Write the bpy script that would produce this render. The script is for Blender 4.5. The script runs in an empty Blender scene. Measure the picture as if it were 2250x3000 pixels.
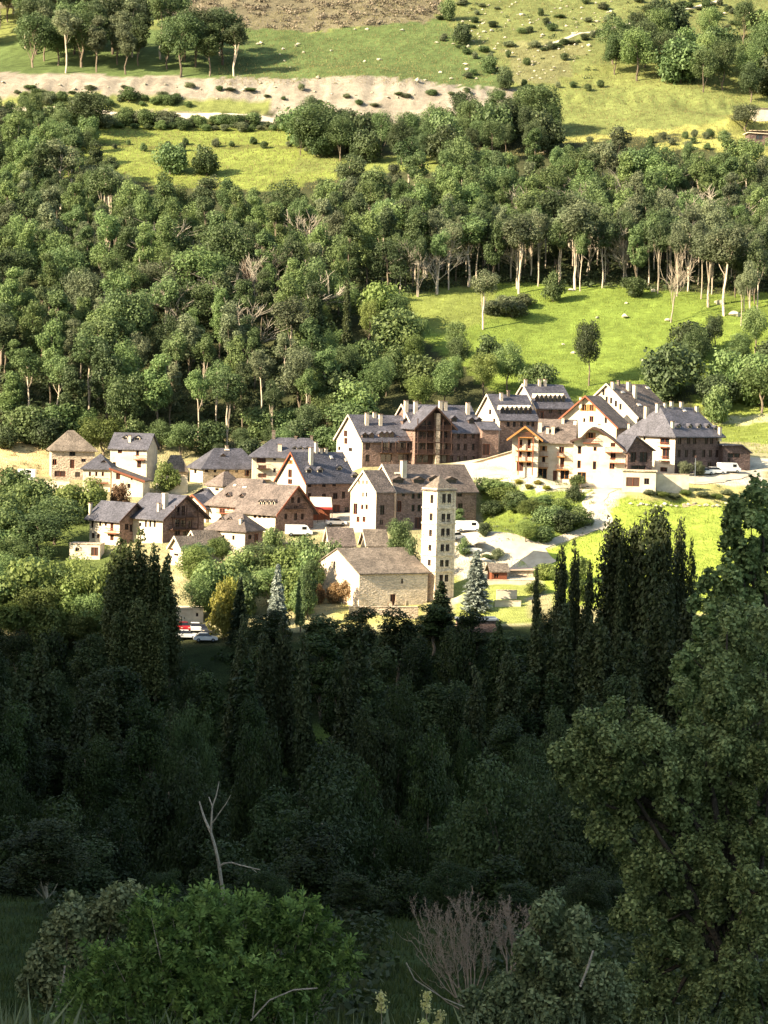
import bpy, math, random
import numpy as np
from mathutils import Vector, Matrix, Euler
random.seed(7); RNG = np.random.RandomState(7)
S = bpy.context.scene
COL = S.collection
rad = math.radians

# ------------------------------------------------------------------ camera
F = 7000.0                     # focal length in pixels of the 2250x3000 photograph
cam_d = bpy.data.cameras.new('camera'); cam = bpy.data.objects.new('camera', cam_d); COL.objects.link(cam)
cam_d.sensor_fit = 'HORIZONTAL'; cam_d.sensor_width = 36.0; cam_d.lens = F / 2250 * 36.0
cam_d.clip_start = 0.5; cam_d.clip_end = 6000
CR = Matrix.Rotation(rad(90 - 3.0), 3, 'X') @ Matrix.Rotation(rad(1.4), 3, 'Z')
cam.rotation_euler = CR.to_euler(); cam.location = (0, 0, 0)
S.camera = cam

# ------------------------------------------------------------------ light
SUN_AZ = 31.0; SUN_EL = 29.0     # degrees towards the camera from the left; elevation
sv = Vector((-math.cos(rad(SUN_AZ)) * math.cos(rad(SUN_EL)), -math.sin(rad(SUN_AZ)) * math.cos(rad(SUN_EL)), math.sin(rad(SUN_EL))))
sun_d = bpy.data.lights.new('sun', 'SUN'); sun = bpy.data.objects.new('sun', sun_d); COL.objects.link(sun)
sun_d.energy = 5.0; sun_d.angle = rad(0.53); sun_d.color = (1.0, 0.91, 0.8)
sun.rotation_euler = sv.to_track_quat('Z', 'Y').to_euler(); sun.location = (-60, 300, 120)
W = bpy.data.worlds.new('World'); S.world = W; W.use_nodes = True
nt = W.node_tree; bg = nt.nodes['Background']
sky = nt.nodes.new('ShaderNodeTexSky'); sky.sky_type = 'NISHITA'; sky.sun_disc = False
sky.sun_elevation = rad(SUN_EL); sky.sun_rotation = math.atan2(sv.x, sv.y)
sky.air_density = 1.0; sky.dust_density = 1.2; sky.ozone_density = 1.0
nt.links.new(sky.outputs[0], bg.inputs[0]); bg.inputs[1].default_value = 0.115
S.view_settings.view_transform = 'Standard'; S.view_settings.look = 'None'
S.view_settings.exposure = 1.74; S.view_settings.gamma = 1.0; S.view_settings.use_curve_mapping = False
S.view_settings.use_white_balance = True; S.view_settings.white_balance_temperature = 8100; S.view_settings.white_balance_tint = 4
S.render.engine = 'CYCLES'
S.cycles.max_bounces = 5; S.cycles.diffuse_bounces = 3; S.cycles.glossy_bounces = 2
S.cycles.transmission_bounces = 3; S.cycles.transparent_max_bounces = 4
S.cycles.use_denoising = True

# ------------------------------------------------------------------ helpers
CRn = np.array(CR)
def rays(px, py):
    px = np.asarray(px, float); py = np.asarray(py, float)
    d = np.stack([(px - 1125) / F, -(py - 1500) / F, -np.ones_like(px)], -1) @ CRn.T
    return d / d[..., 1:2]                      # y component = 1
def P(px, py, Y):
    d = rays(px, py); return Vector((d[0] * Y, Y, d[2] * Y))
def proj(p):
    c = np.asarray(p, float) @ CRn
    return np.stack([1125 + F * c[..., 0] / -c[..., 2], 1500 - F * c[..., 1] / -c[..., 2]], -1)

def tag(o, label=None, cat=None, group=None, kind=None):
    if label: o['label'] = label
    if cat: o['category'] = cat
    if group: o['group'] = group
    if kind: o['kind'] = kind
    return o
def empty(name, loc, rz=0.0, parent=None):
    o = bpy.data.objects.new(name, None); COL.objects.link(o); o.location = loc; o.rotation_euler = (0, 0, rz)
    o.empty_display_size = 0.5
    if parent: o.parent = parent
    return o
def link(name, me, parent=None, loc=(0, 0, 0), rot=(0, 0, 0), sc=(1, 1, 1)):
    o = bpy.data.objects.new(name, me); COL.objects.link(o)
    o.location = loc; o.rotation_euler = rot; o.scale = sc
    if parent: o.parent = parent
    return o

class MB:
    """collects polygons into one mesh"""
    def __init__(s): s.v = []; s.f = []
    def poly(s, pts):
        n = len(s.v); s.v += [tuple(p) for p in pts]; s.f.append(tuple(range(n, n + len(pts))))
    def box(s, a, b):
        x0, y0, z0 = a; x1, y1, z1 = b; n = len(s.v)
        s.v += [(x0, y0, z0), (x1, y0, z0), (x1, y1, z0), (x0, y1, z0), (x0, y0, z1), (x1, y0, z1), (x1, y1, z1), (x0, y1, z1)]
        for q in ((0, 3, 2, 1), (4, 5, 6, 7), (0, 1, 5, 4), (1, 2, 6, 5), (2, 3, 7, 6), (3, 0, 4, 7)): s.f.append(tuple(n + i for i in q))
        return s
    def taper(s, a, b, c):      # box whose top is shrunk by c
        x0, y0, z0 = a; x1, y1, z1 = b; n = len(s.v)
        s.v += [(x0, y0, z0), (x1, y0, z0), (x1, y1, z0), (x0, y1, z0), (x0 + c, y0 + c, z1), (x1 - c, y0 + c, z1), (x1 - c, y1 - c, z1), (x0 + c, y1 - c, z1)]
        for q in ((0, 3, 2, 1), (4, 5, 6, 7), (0, 1, 5, 4), (1, 2, 6, 5), (2, 3, 7, 6), (3, 0, 4, 7)): s.f.append(tuple(n + i for i in q))
        return s
    def tube(s, p0, p1, r0, r1, n=6, cap=True):
        p0 = Vector(p0); p1 = Vector(p1); d = (p1 - p0)
        if d.length < 1e-6: return s
        d.normalize(); a = d.orthogonal().normalized(); b = d.cross(a); k = len(s.v)
        for p, r in ((p0, r0), (p1, r1)):
            for i in range(n):
                t = 2 * math.pi * i / n; s.v.append(tuple(p + a * (r * math.cos(t)) + b * (r * math.sin(t))))
        for i in range(n):
            j = (i + 1) % n; s.f.append((k + i, k + j, k + n + j, k + n + i))
        if cap: s.f.append(tuple(k + n + i for i in range(n)))
        return s
    def prism(s, poly, y0, y1, axis='y'):
        """extrude a closed (a,z) polygon along y (axis y: a=x) or x (axis x: a=y)"""
        n = len(poly)
        m = (lambda a, z, t: (a, t, z)) if axis == 'y' else (lambda a, z, t: (t, a, z))
        k = len(s.v)
        s.v += [m(a, z, y0) for a, z in poly] + [m(a, z, y1) for a, z in poly]
        s.f.append(tuple(range(k, k + n))); s.f.append(tuple(range(k + 2 * n - 1, k + n - 1, -1)))
        for i in range(n):
            j = (i + 1) % n; s.f.append((k + i, k + n + i, k + n + j, k + j))
        return s
    def mesh(s, name, mat, smooth=False):
        me = bpy.data.meshes.new(name); me.from_pydata(s.v, [], s.f)
        mats = mat if isinstance(mat, (list, tuple)) else [mat]
        for m in mats: me.materials.append(m)
        if smooth: me.polygons.foreach_set('use_smooth', [True] * len(me.polygons))
        me.update(); return me
    def add(s, name, mat, parent=None, smooth=False, recalc=False, **k):
        me = s.mesh(name, mat, smooth)
        if recalc:
            import bmesh
            b = bmesh.new(); b.from_mesh(me); bmesh.ops.recalc_face_normals(b, faces=b.faces); b.to_mesh(me); b.free()
        return link(name, me, parent, **k)

# ------------------------------------------------------------------ materials
MATS = {}
def mat(name, col, col2=None, scale=1.0, rough=0.85, bump=0.0, bscale=None, attr=None, spec=0.3, detail=6, vor=None, dirt=0.0, metal=0.0, objvar=0.0):
    if name in MATS: return MATS[name]
    m = bpy.data.materials.new(name); m.use_nodes = True; n = m.node_tree.nodes; l = m.node_tree.links
    b = n['Principled BSDF']; b.inputs['Roughness'].default_value = rough; b.inputs['Metallic'].default_value = metal
    b.inputs['Specular IOR Level'].default_value = spec
    tc = n.new('ShaderNodeTexCoord')
    nz = n.new('ShaderNodeTexNoise'); nz.inputs['Scale'].default_value = scale; nz.inputs['Detail'].default_value = detail; nz.inputs['Roughness'].default_value = .65
    l.new(tc.outputs['Object'], nz.inputs['Vector'])
    cr = n.new('ShaderNodeValToRGB'); c2 = col2 or tuple(c * .7 for c in col)
    cr.color_ramp.elements[0].position = .32; cr.color_ramp.elements[1].position = .68
    cr.color_ramp.elements[0].color = (*c2, 1); cr.color_ramp.elements[1].color = (*col, 1)
    l.new(nz.outputs['Fac'], cr.inputs['Fac']); out = cr.outputs['Color']
    hgt = nz.outputs['Fac']
    if vor:                                        # rubble stone / slate courses
        vo = n.new('ShaderNodeTexVoronoi'); vo.inputs['Scale'].default_value = vor[0]
        mp = n.new('ShaderNodeMapping'); mp.inputs['Scale'].default_value = vor[1]
        l.new(tc.outputs['Object'], mp.inputs['Vector']); l.new(mp.outputs[0], vo.inputs['Vector'])
        mx = n.new('ShaderNodeMixRGB'); mx.blend_type = 'MULTIPLY'; mx.inputs['Fac'].default_value = vor[2]
        sp = n.new('ShaderNodeSeparateColor'); l.new(vo.outputs['Color'], sp.inputs[0])
        mr = n.new('ShaderNodeMapRange'); mr.inputs['To Min'].default_value = .45; mr.inputs['To Max'].default_value = 1.25
        l.new(sp.outputs[0], mr.inputs['Value']); l.new(out, mx.inputs['Color1']); l.new(mr.outputs[0], mx.inputs['Color2']); out = mx.outputs['Color']
        hgt = vo.outputs['Distance']
    if objvar:
        oi = n.new('ShaderNodeObjectInfo'); mr = n.new('ShaderNodeMapRange'); mr.inputs['To Min'].default_value = 1 - objvar; mr.inputs['To Max'].default_value = 1 + objvar
        l.new(oi.outputs['Random'], mr.inputs['Value']); mx = n.new('ShaderNodeMixRGB'); mx.blend_type = 'MULTIPLY'; mx.inputs['Fac'].default_value = 1
        l.new(out, mx.inputs['Color1']); l.new(mr.outputs[0], mx.inputs['Color2']); out = mx.outputs['Color']
    if dirt:
        n2 = n.new('ShaderNodeTexNoise'); n2.inputs['Scale'].default_value = .35; n2.inputs['Detail'].default_value = 4
        l.new(tc.outputs['Object'], n2.inputs['Vector']); mr = n.new('ShaderNodeMapRange')
        mr.inputs['From Min'].default_value = .3; mr.inputs['From Max'].default_value = .7; mr.inputs['To Min'].default_value = 1 - dirt; mr.inputs['To Max'].default_value = 1.1
        l.new(n2.outputs['Fac'], mr.inputs['Value']); mx = n.new('ShaderNodeMixRGB'); mx.blend_type = 'MULTIPLY'; mx.inputs['Fac'].default_value = 1
        l.new(out, mx.inputs['Color1']); l.new(mr.outputs[0], mx.inputs['Color2']); out = mx.outputs['Color']
    l.new(out, b.inputs['Base Color'])
    if bump:
        bp = n.new('ShaderNodeBump'); bp.inputs['Strength'].default_value = min(1, bump); bp.inputs['Distance'].default_value = .12
        if bscale:
            n3 = n.new('ShaderNodeTexNoise'); n3.inputs['Scale'].default_value = bscale; n3.inputs['Detail'].default_value = 5; l.new(tc.outputs['Object'], n3.inputs['Vector']); hgt = n3.outputs['Fac']
        l.new(hgt, bp.inputs['Height']); l.new(bp.outputs[0], b.inputs['Normal'])
    MATS[name] = m; return m

def leafmat(name, ca, cb, trans=0.35, var=0.35):
    """leaves: own tone per leaf (attribute), own tint per tree"""
    m = bpy.data.materials.new(name); m.use_nodes = True; n = m.node_tree.nodes; l = m.node_tree.links
    b = n['Principled BSDF']; b.inputs['Roughness'].default_value = .55; b.inputs['Specular IOR Level'].default_value = .22
    at = n.new('ShaderNodeAttribute'); at.attribute_name = 'tone'
    mx = n.new('ShaderNodeMixRGB'); mx.inputs['Color1'].default_value = (*ca, 1); mx.inputs['Color2'].default_value = (*cb, 1)
    l.new(at.outputs['Fac'], mx.inputs['Fac'])
    oi = n.new('ShaderNodeObjectInfo'); hs = n.new('ShaderNodeHueSaturation')
    m1 = n.new('ShaderNodeMapRange'); m1.inputs['To Min'].default_value = .482; m1.inputs['To Max'].default_value = .508
    m2 = n.new('ShaderNodeMapRange'); m2.inputs['To Min'].default_value = 1 - var; m2.inputs['To Max'].default_value = 1 + var
    mt = n.new('ShaderNodeMath'); mt.operation = 'MULTIPLY'; mt.inputs[1].default_value = 7.31
    fr = n.new('ShaderNodeMath'); fr.operation = 'FRACT'
    l.new(oi.outputs['Random'], m1.inputs['Value']); l.new(oi.outputs['Random'], mt.inputs[0]); l.new(mt.outputs[0], fr.inputs[0]); l.new(fr.outputs[0], m2.inputs['Value'])
    l.new(m1.outputs[0], hs.inputs['Hue']); l.new(m2.outputs[0], hs.inputs['Value']); l.new(mx.outputs[0], hs.inputs['Color'])
    l.new(hs.outputs[0], b.inputs['Base Color'])
    tr = n.new('ShaderNodeBsdfTranslucent'); l.new(hs.outputs[0], tr.inputs['Color'])
    ms = n.new('ShaderNodeMixShader'); ms.inputs['Fac'].default_value = trans
    l.new(b.outputs[0], ms.inputs[1]); l.new(tr.outputs[0], ms.inputs[2]); l.new(ms.outputs[0], n['Material Output'].inputs['Surface'])
    MATS[name] = m; return m

M_cream = mat('render_cream', (.62, .55, .44), (.5, .43, .33), 1.5, .9, .3, 12, dirt=.25)
M_white = mat('plaster_and_sunlit_white', (.72, .62, .5), (.56, .46, .35), 1.0, .9, .3, 14, dirt=.3)  # real plaster, also sunlight painted on the lit faces of stone houses
M_stone = mat('rubble_stone', (.32, .21, .17), (.2, .13, .11), 3, .9, .8, vor=(2.6, (1, 1, 1.9), .75), dirt=.25)
M_stonel = mat('pale_rubble_stone', (.6, .48, .37), (.44, .345, .26), 3, .9, .8, vor=(2.6, (1, 1, 1.9), .7), dirt=.2)
M_stoned = mat('dark_and_shaded_stone', (.165, .112, .1), (.11, .072, .066), 3, .9, .8, vor=(2.6, (1, 1, 1.9), .7), dirt=.3)  # dark stone, also stone darkened for the shaded hotel faces
M_slate = mat('grey_slate', (.115, .11, .135), (.075, .072, .09), 2.5, .62, .7, vor=(3.2, (1, 1, 1.6), .8), dirt=.42, spec=.4)
M_slateb = mat('brown_slate', (.2, .155, .135), (.13, .1, .09), 2.5, .7, .7, vor=(3.2, (1, 1, 1.6), .8), dirt=.45, spec=.35)
M_slatel = mat('pale_weathered_slate', (.24, .195, .16), (.17, .135, .11), 2.5, .75, .7, vor=(3.2, (1, 1, 1.6), .8), dirt=.45, spec=.3)
M_wood = mat('red_brown_wood', (.26, .08, .04), (.15, .045, .025), 6, .7, .3)
M_woodo = mat('orange_wood', (.42, .19, .06), (.3, .12, .04), 6, .65, .3)
M_woodd = mat('dark_wood', (.075, .04, .032), (.05, .026, .02), 6, .7, .3)
M_glass = mat('dark_window_glass', (.02, .02, .024), (.012, .012, .014), 1, .12, spec=.6)
M_redc = mat('red_cloth', (.4, .05, .04), (.3, .03, .03), 2, .8)
M_soil = mat('bare_soil', (.5, .38, .3), (.38, .28, .21), .35, .95, .8, 2.0, dirt=.25)
M_church = mat('church_limestone', (.82, .67, .52), (.7, .54, .4), 3, .9, .8, vor=(2.4, (1, 1, 2.1), .6), dirt=.2)
M_rock = mat('pale_granite', (.5, .46, .36), (.3, .27, .2), 1.2, .9, .9, 5, objvar=.25)
M_path = mat('dusty_path', (.5, .44, .35), (.4, .34, .27), .8, .95, .4, 6, dirt=.15)
M_road = mat('grey_asphalt_road', (.3, .27, .23), (.22, .2, .17), .8, .9, .3, 8, dirt=.2)
M_bark = mat('grey_brown_bark', (.16, .125, .09), (.09, .07, .05), 3, .95, .8, 9, objvar=.3)
M_pbark = mat('pale_bark', (.5, .42, .33), (.3, .24, .18), 3, .9, .8, 9, objvar=.25)
M_dead = mat('bleached_dead_wood', (.4, .35, .29), (.22, .19, .15), 4, .9, .6, 12)
M_pink = mat('reddish_bare_twigs', (.4, .27, .2), (.26, .16, .12), 4, .9, .4, 12)
M_twig = mat('pinkish_grey_twigs', (.36, .28, .22), (.22, .16, .12), 5, .9, .4, 12)
M_white_car = mat('white_car_paint', (.75, .75, .74), (.7, .7, .69), 1, .3, spec=.5)
M_red_car = mat('red_car_paint', (.4, .02, .03), (.34, .015, .02), 1, .3, spec=.5)
M_dark_car = mat('dark_car_paint', (.04, .045, .06), (.03, .035, .05), 1, .3, spec=.5)
M_rubber = mat('tyre_rubber', (.02, .02, .02), (.015, .015, .015), 3, .9)
M_metal = mat('grey_metal_roof', (.2, .23, .26), (.15, .17, .2), .5, .5, .2, 4, dirt=.2)
L_oak = leafmat('oak_leaves', (.045, .08, .032), (.155, .22, .09))
L_ash = leafmat('ash_leaves', (.06, .105, .036), (.19, .26, .1))
L_dark = leafmat('dark_leaves', (.04, .062, .03), (.1, .135, .06))
L_lime = leafmat('lime_leaves', (.08, .12, .035), (.22, .28, .09), .4)
L_yel = leafmat('yellow_leaves', (.18, .18, .035), (.34, .33, .08), .4)
L_grey = leafmat('grey_green_leaves', (.08, .1, .06), (.19, .22, .12))
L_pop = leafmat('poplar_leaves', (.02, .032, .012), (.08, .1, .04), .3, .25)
L_vdark = leafmat('shade_darkened_leaves', (.006, .014, .004), (.045, .072, .02), .25)  # leaf colour lowered to deepen the valley shade
L_popl = leafmat('sun_lightened_poplar_leaves', (.03, .045, .015), (.12, .145, .055), .3, .2)  # lighter copy of the poplar leaves: sunlight put into the colour
L_vgreen = leafmat('shade_darkened_ash_leaves', (.016, .03, .01), (.07, .1, .036), .3)  # darkened copy of the ash leaves, valley shade in the colour
L_blue = leafmat('blue_spruce_needles', (.16, .2, .18), (.34, .38, .33), .15, .2)
L_con = leafmat('dark_conifer_needles', (.014, .026, .014), (.035, .055, .026), .15)
L_brown = leafmat('brown_shrub_leaves', (.14, .09, .045), (.26, .16, .08), .3)
L_near = leafmat('near_tree_leaves', (.03, .065, .016), (.38, .47, .19), .3, .1)  # pale end raised to stand in for open skylight
L_near2 = leafmat('near_shrub_leaves', (.05, .07, .025), (.32, .36, .18), .3, .1)
L_bush = leafmat('near_bush_leaves', (.035, .07, .014), (.36, .5, .14), .35, .1)
L_grass = leafmat('grass_blades', (.03, .05, .01), (.26, .28, .09), .4, .1)
L_scrub = leafmat('dry_scrub', (.1, .09, .06), (.3, .24, .18), .2, .2)
M_darkbark = mat('dark_bark', (.06, .048, .036), (.035, .028, .02), 4, .95, .6, 12)

# ------------------------------------------------------------------ ground shape
PY = [-400, -100, 0, 15, 30, 36, 42, 55, 70, 120, 160, 200, 240, 330, 362, 388, 402, 430, 480, 520, 560, 600, 720, 820, 900, 1000, 1300, 1900]
PZ = [60, 15, -1.8, -4.8, -8.9, -10.45, -12.1, -15.8, -19, -27.3, -41, -53, -62, -61, -56.5, -48.5, -42.5, -38, -26, -11, 6, 22, 62, 100, 143, 200, 360, 640]
CTRL = []     # (px,py,Y): ground seen at that pixel of the photograph, that far away
CTRL += [(600, 1860, 405), (1450, 1560, 440), (1600, 1560, 445), (1760, 1480, 455), (1850, 1440, 462), (1500, 1690, 428), (1600, 1780, 412), (1350, 1800, 410), (1900, 1740, 412), (2150, 1740, 410),
         (1420, 1340, 490), (1200, 1370, 490), (2150, 1390, 478), (2230, 1350, 490), (2100, 1470, 462), (1100, 1800, 408), (700, 1720, 425), (100, 1420, 490), (60, 1350, 515), (700, 1300, 530), (1000, 1215, 535),
         (1300, 1190, 540), (1850, 1110, 560), (2200, 1180, 545), (2200, 1300, 510), (1600, 850, 610), (2000, 880, 600), (1300, 900, 590), (2230, 960, 585), (1700, 1000, 580), (1500, 1100, 555),
         (600, 600, 690), (950, 560, 700), (900, 480, 730), (900, 395, 765), (300, 480, 725), (300, 390, 760), (100, 480, 720), (1400, 470, 715), (2150, 400, 745), (1650, 415, 740), (1650, 275, 800), (2000, 260, 805), (2150, 330, 775),
         (0, 318, 786), (400, 340, 784), (830, 358, 782), (1150, 372, 778), (1450, 345, 775),
         (0, 295, 790), (400, 305, 788), (830, 325, 786), (1150, 362, 782), (1450, 325, 780),
         (0, 225, 797), (200, 232, 797), (400, 240, 796), (620, 250, 795), (830, 245, 795), (1000, 245, 795), (1150, 245, 794), (1300, 262, 793), (1450, 285, 790),
         (600, 150, 830), (1100, 60, 870), (1100, 200, 810), (1600, 200, 822), (1700, 100, 855), (2200, 100, 850), (200, 200, 806), (200, 100, 840),
         (820, 2180, 374), (820, 2260, 368), (60, 2660, 125), (60, 2800, 92), (1250, 2700, 112), (1250, 2900, 72)]
BASES = []
def zprof(y): return np.interp(y, PY, PZ)
def _smooth_prof():
    global PY, PZ
    ys = np.arange(-400, 1901, 5.0); zs = np.interp(ys, PY, PZ)
    k = np.array([1, 3, 5, 3, 1]) / 13.0; zz = np.convolve(np.pad(zs, 2, 'edge'), k, 'valid')
    zz[(ys < 60)] = zs[(ys < 60)]
    PY, PZ = ys, zz
_smooth_prof()
_K = {}
def fit_ground():
    pts = []
    for px, py, Y in CTRL + BASES:
        d = rays(px, py); pts.append((d[0] * Y, Y, d[2] * Y))
    pts = np.array(pts); _K['p'] = pts
    r = pts[:, 2] - zprof(pts[:, 1])
    D = np.hypot(pts[:, None, 0] - pts[None, :, 0], (pts[:, None, 1] - pts[None, :, 1]) * 1.6)
    A = np.exp(-D / 38.0) + np.eye(len(pts)) * .02
    _K['w'] = np.linalg.solve(A, r)
def wob(x, y):
    z = .35 * np.sin(x * .11 + 1.3 * np.sin(y * .07)) * np.sin(y * .09 + .8)
    z = z + .16 * np.sin(x * .37 + y * .13 + 2) * np.sin(y * .41 - x * .11) + .07 * np.sin(x * .9 + 1.7 * np.sin(y * .6)) * np.sin(y * 1.1 + x * .3)
    return z
def spur(x, y):
    """steep spur of the near mountain left of the frame: it shades the valley floor"""
    top = SP[0] - SP[1] * (y - SP[2]) + 5 * np.sin(x * .05 + y * .06) + 3 * np.sin(y * .19 + x * .11) + 1.5 * np.sin(y * .5)
    top = np.minimum(top, 132)
    side = np.clip((-88 - x) / 95.0, -1, 1)
    return np.where(side > 0, -66 + np.maximum(top + 66, 0) * np.clip(side, 0, 1) - 4, -400)
SP = (90.0, 1.2, 275.0)
def H(x, y):
    x = np.asarray(x, float); y = np.asarray(y, float); sh = x.shape
    x = x.ravel(); y = y.ravel(); p = _K['p']; z = zprof(y)
    for i in range(0, len(x), 20000):
        xs = x[i:i + 20000]; ys = y[i:i + 20000]
        D = np.hypot(xs[:, None] - p[None, :, 0], (ys[:, None] - p[None, :, 1]) * 1.6)
        z[i:i + 20000] += np.exp(-D / 38.0) @ _K['w']
    amp = np.clip((y - 20) / 60, .15, 1) * np.where((y > 395) & (y < 530), .35, 1)
    z = z + wob(x, y) * amp
    z = z + np.exp(-((y - 794) / 6.0) ** 2) * (.55 * np.sin(x * .9 + 2 * np.sin(x * .23)) + .35 * np.sin(x * 2.3 + y * .4) + .5 * np.sin(x * .31))
    z = np.maximum(z, spur(x, y))
    return z.reshape(sh)
def H1(x, y): return float(H(np.array([x]), np.array([y]))[0])
def hit(px, py, y0=20, y1=1300, bias=0):
    """first ground point seen at a pixel"""
    d = rays(px, py); ys = np.arange(y0, y1, 1.0)
    g = H(d[0] * ys, ys) - d[2] * ys
    i = np.argmax(g > 0)
    if g[i] <= 0: return None
    a = ys[max(i - 1, 0)]; yy = np.linspace(a, ys[i], 21); g2 = H(d[0] * yy, yy) - d[2] * yy; Y = yy[np.argmax(g2 > 0)]
    return Vector((d[0] * Y, Y, float(H1(d[0] * Y, Y))))
def at(px, Y):
    """ground point at distance Y under image column px (roll taken into account)"""
    z = float(zprof(Y)); py = 1500
    for _ in range(5):
        d = rays(px, py); x = d[0] * Y; z = H1(x, Y); py = proj((x, Y, z))[1]
    return Vector((x, Y, z))
def inpoly(px, py, poly):
    px = np.asarray(px, float); py = np.asarray(py, float); c = np.zeros(px.shape, bool); n = len(poly)
    for i in range(n):
        x0, y0 = poly[i]; x1, y1 = poly[(i + 1) % n]
        if y0 == y1: continue
        t = ((y0 > py) != (y1 > py)) & (px < (x1 - x0) * (py - y0) / (y1 - y0) + x0); c ^= t
    return c
# ------------------------------------------------------------------ buildings
CROP = {'c1': (100, 1200, 2.765), 'c2': (500, 1200, 3.318), 'c3': (900, 1100, 2.765), 'c4': (1350, 1050, 3.318),
        'c5': (1750, 1050, 3.318), 'c6': (850, 1350, 2.765), 'c7': (1300, 1350, 2.765), 'c8': (100, 1450, 2.765), 'c0': (0, 0, 1.0), 'c9': (700, 1400, 4.74), 'ca': (2000, 1250, 6.636), 'cb': (1300, 1450, 4.1475), 'cc': (0, 1250, 5.53)}
def px_of(crop, X, Y):
    ox, oy, k = CROP[crop]; return ox + X / k, oy + Y / k

WCACHE = {}
def window_mesh(w, h, style):
    key = (round(w, 1), round(h, 1), style)
    if key in WCACHE: return WCACHE[key]
    w, h = max(key[0], .3), max(key[1], .3); t = .09 if style != 'slit' else .04
    m = MB(); y0, y1 = .06, .16
    m.box((-w / 2, y0, -h / 2), (-w / 2 + t, y1, h / 2)); m.box((w / 2 - t, y0, -h / 2), (w / 2, y1, h / 2))
    m.box((-w / 2 + t, y0, -h / 2), (w / 2 - t, y1, -h / 2 + t)); m.box((-w / 2 + t, y0, h / 2 - t), (w / 2 - t, y1, h / 2))
    if w > .7: m.box((-t / 2, y0 + .01, -h / 2 + t), (t / 2, y1 - .01, h / 2 - t))
    fm = {'w': M_woodd, 'o': M_woodo, 'r': M_wood, 'slit': M_stoned, 'door': M_wood}[style]
    p = MB()
    p.box((-w / 2 + t, .18, -h / 2 + t), (w / 2 - t, .21, h / 2 - t))
    sh = None
    if style == 'o' and .55 < w < 1.4:
        sw = w * .42; sh = []
        for sx in (-1, 1):
            s = MB(); a = sx * (w / 2 + sw / 2 + .03); s.box((a - sw / 2, -.05, -h / 2), (a + sw / 2, -.004, h / 2))
            for k in range(2): z = -h / 4 + k * h / 2; s.box((a - sw / 2 + .03, -.075, z - .05), (a + sw / 2 - .03, -.05, z + .05))
            sh.append(s.mesh('shutter', fm))
    pm = p.mesh('pane', M_glass if style != 'door' else M_woodd)
    if style == 'door': pm = MB().box((-w / 2 + t, .15, -h / 2 + t), (w / 2 - t, .2, h / 2 - t)).mesh('door_panel', M_woodd)
    WCACHE[key] = (m.mesh('window_frame', fm), pm, sh); return WCACHE[key]

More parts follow.
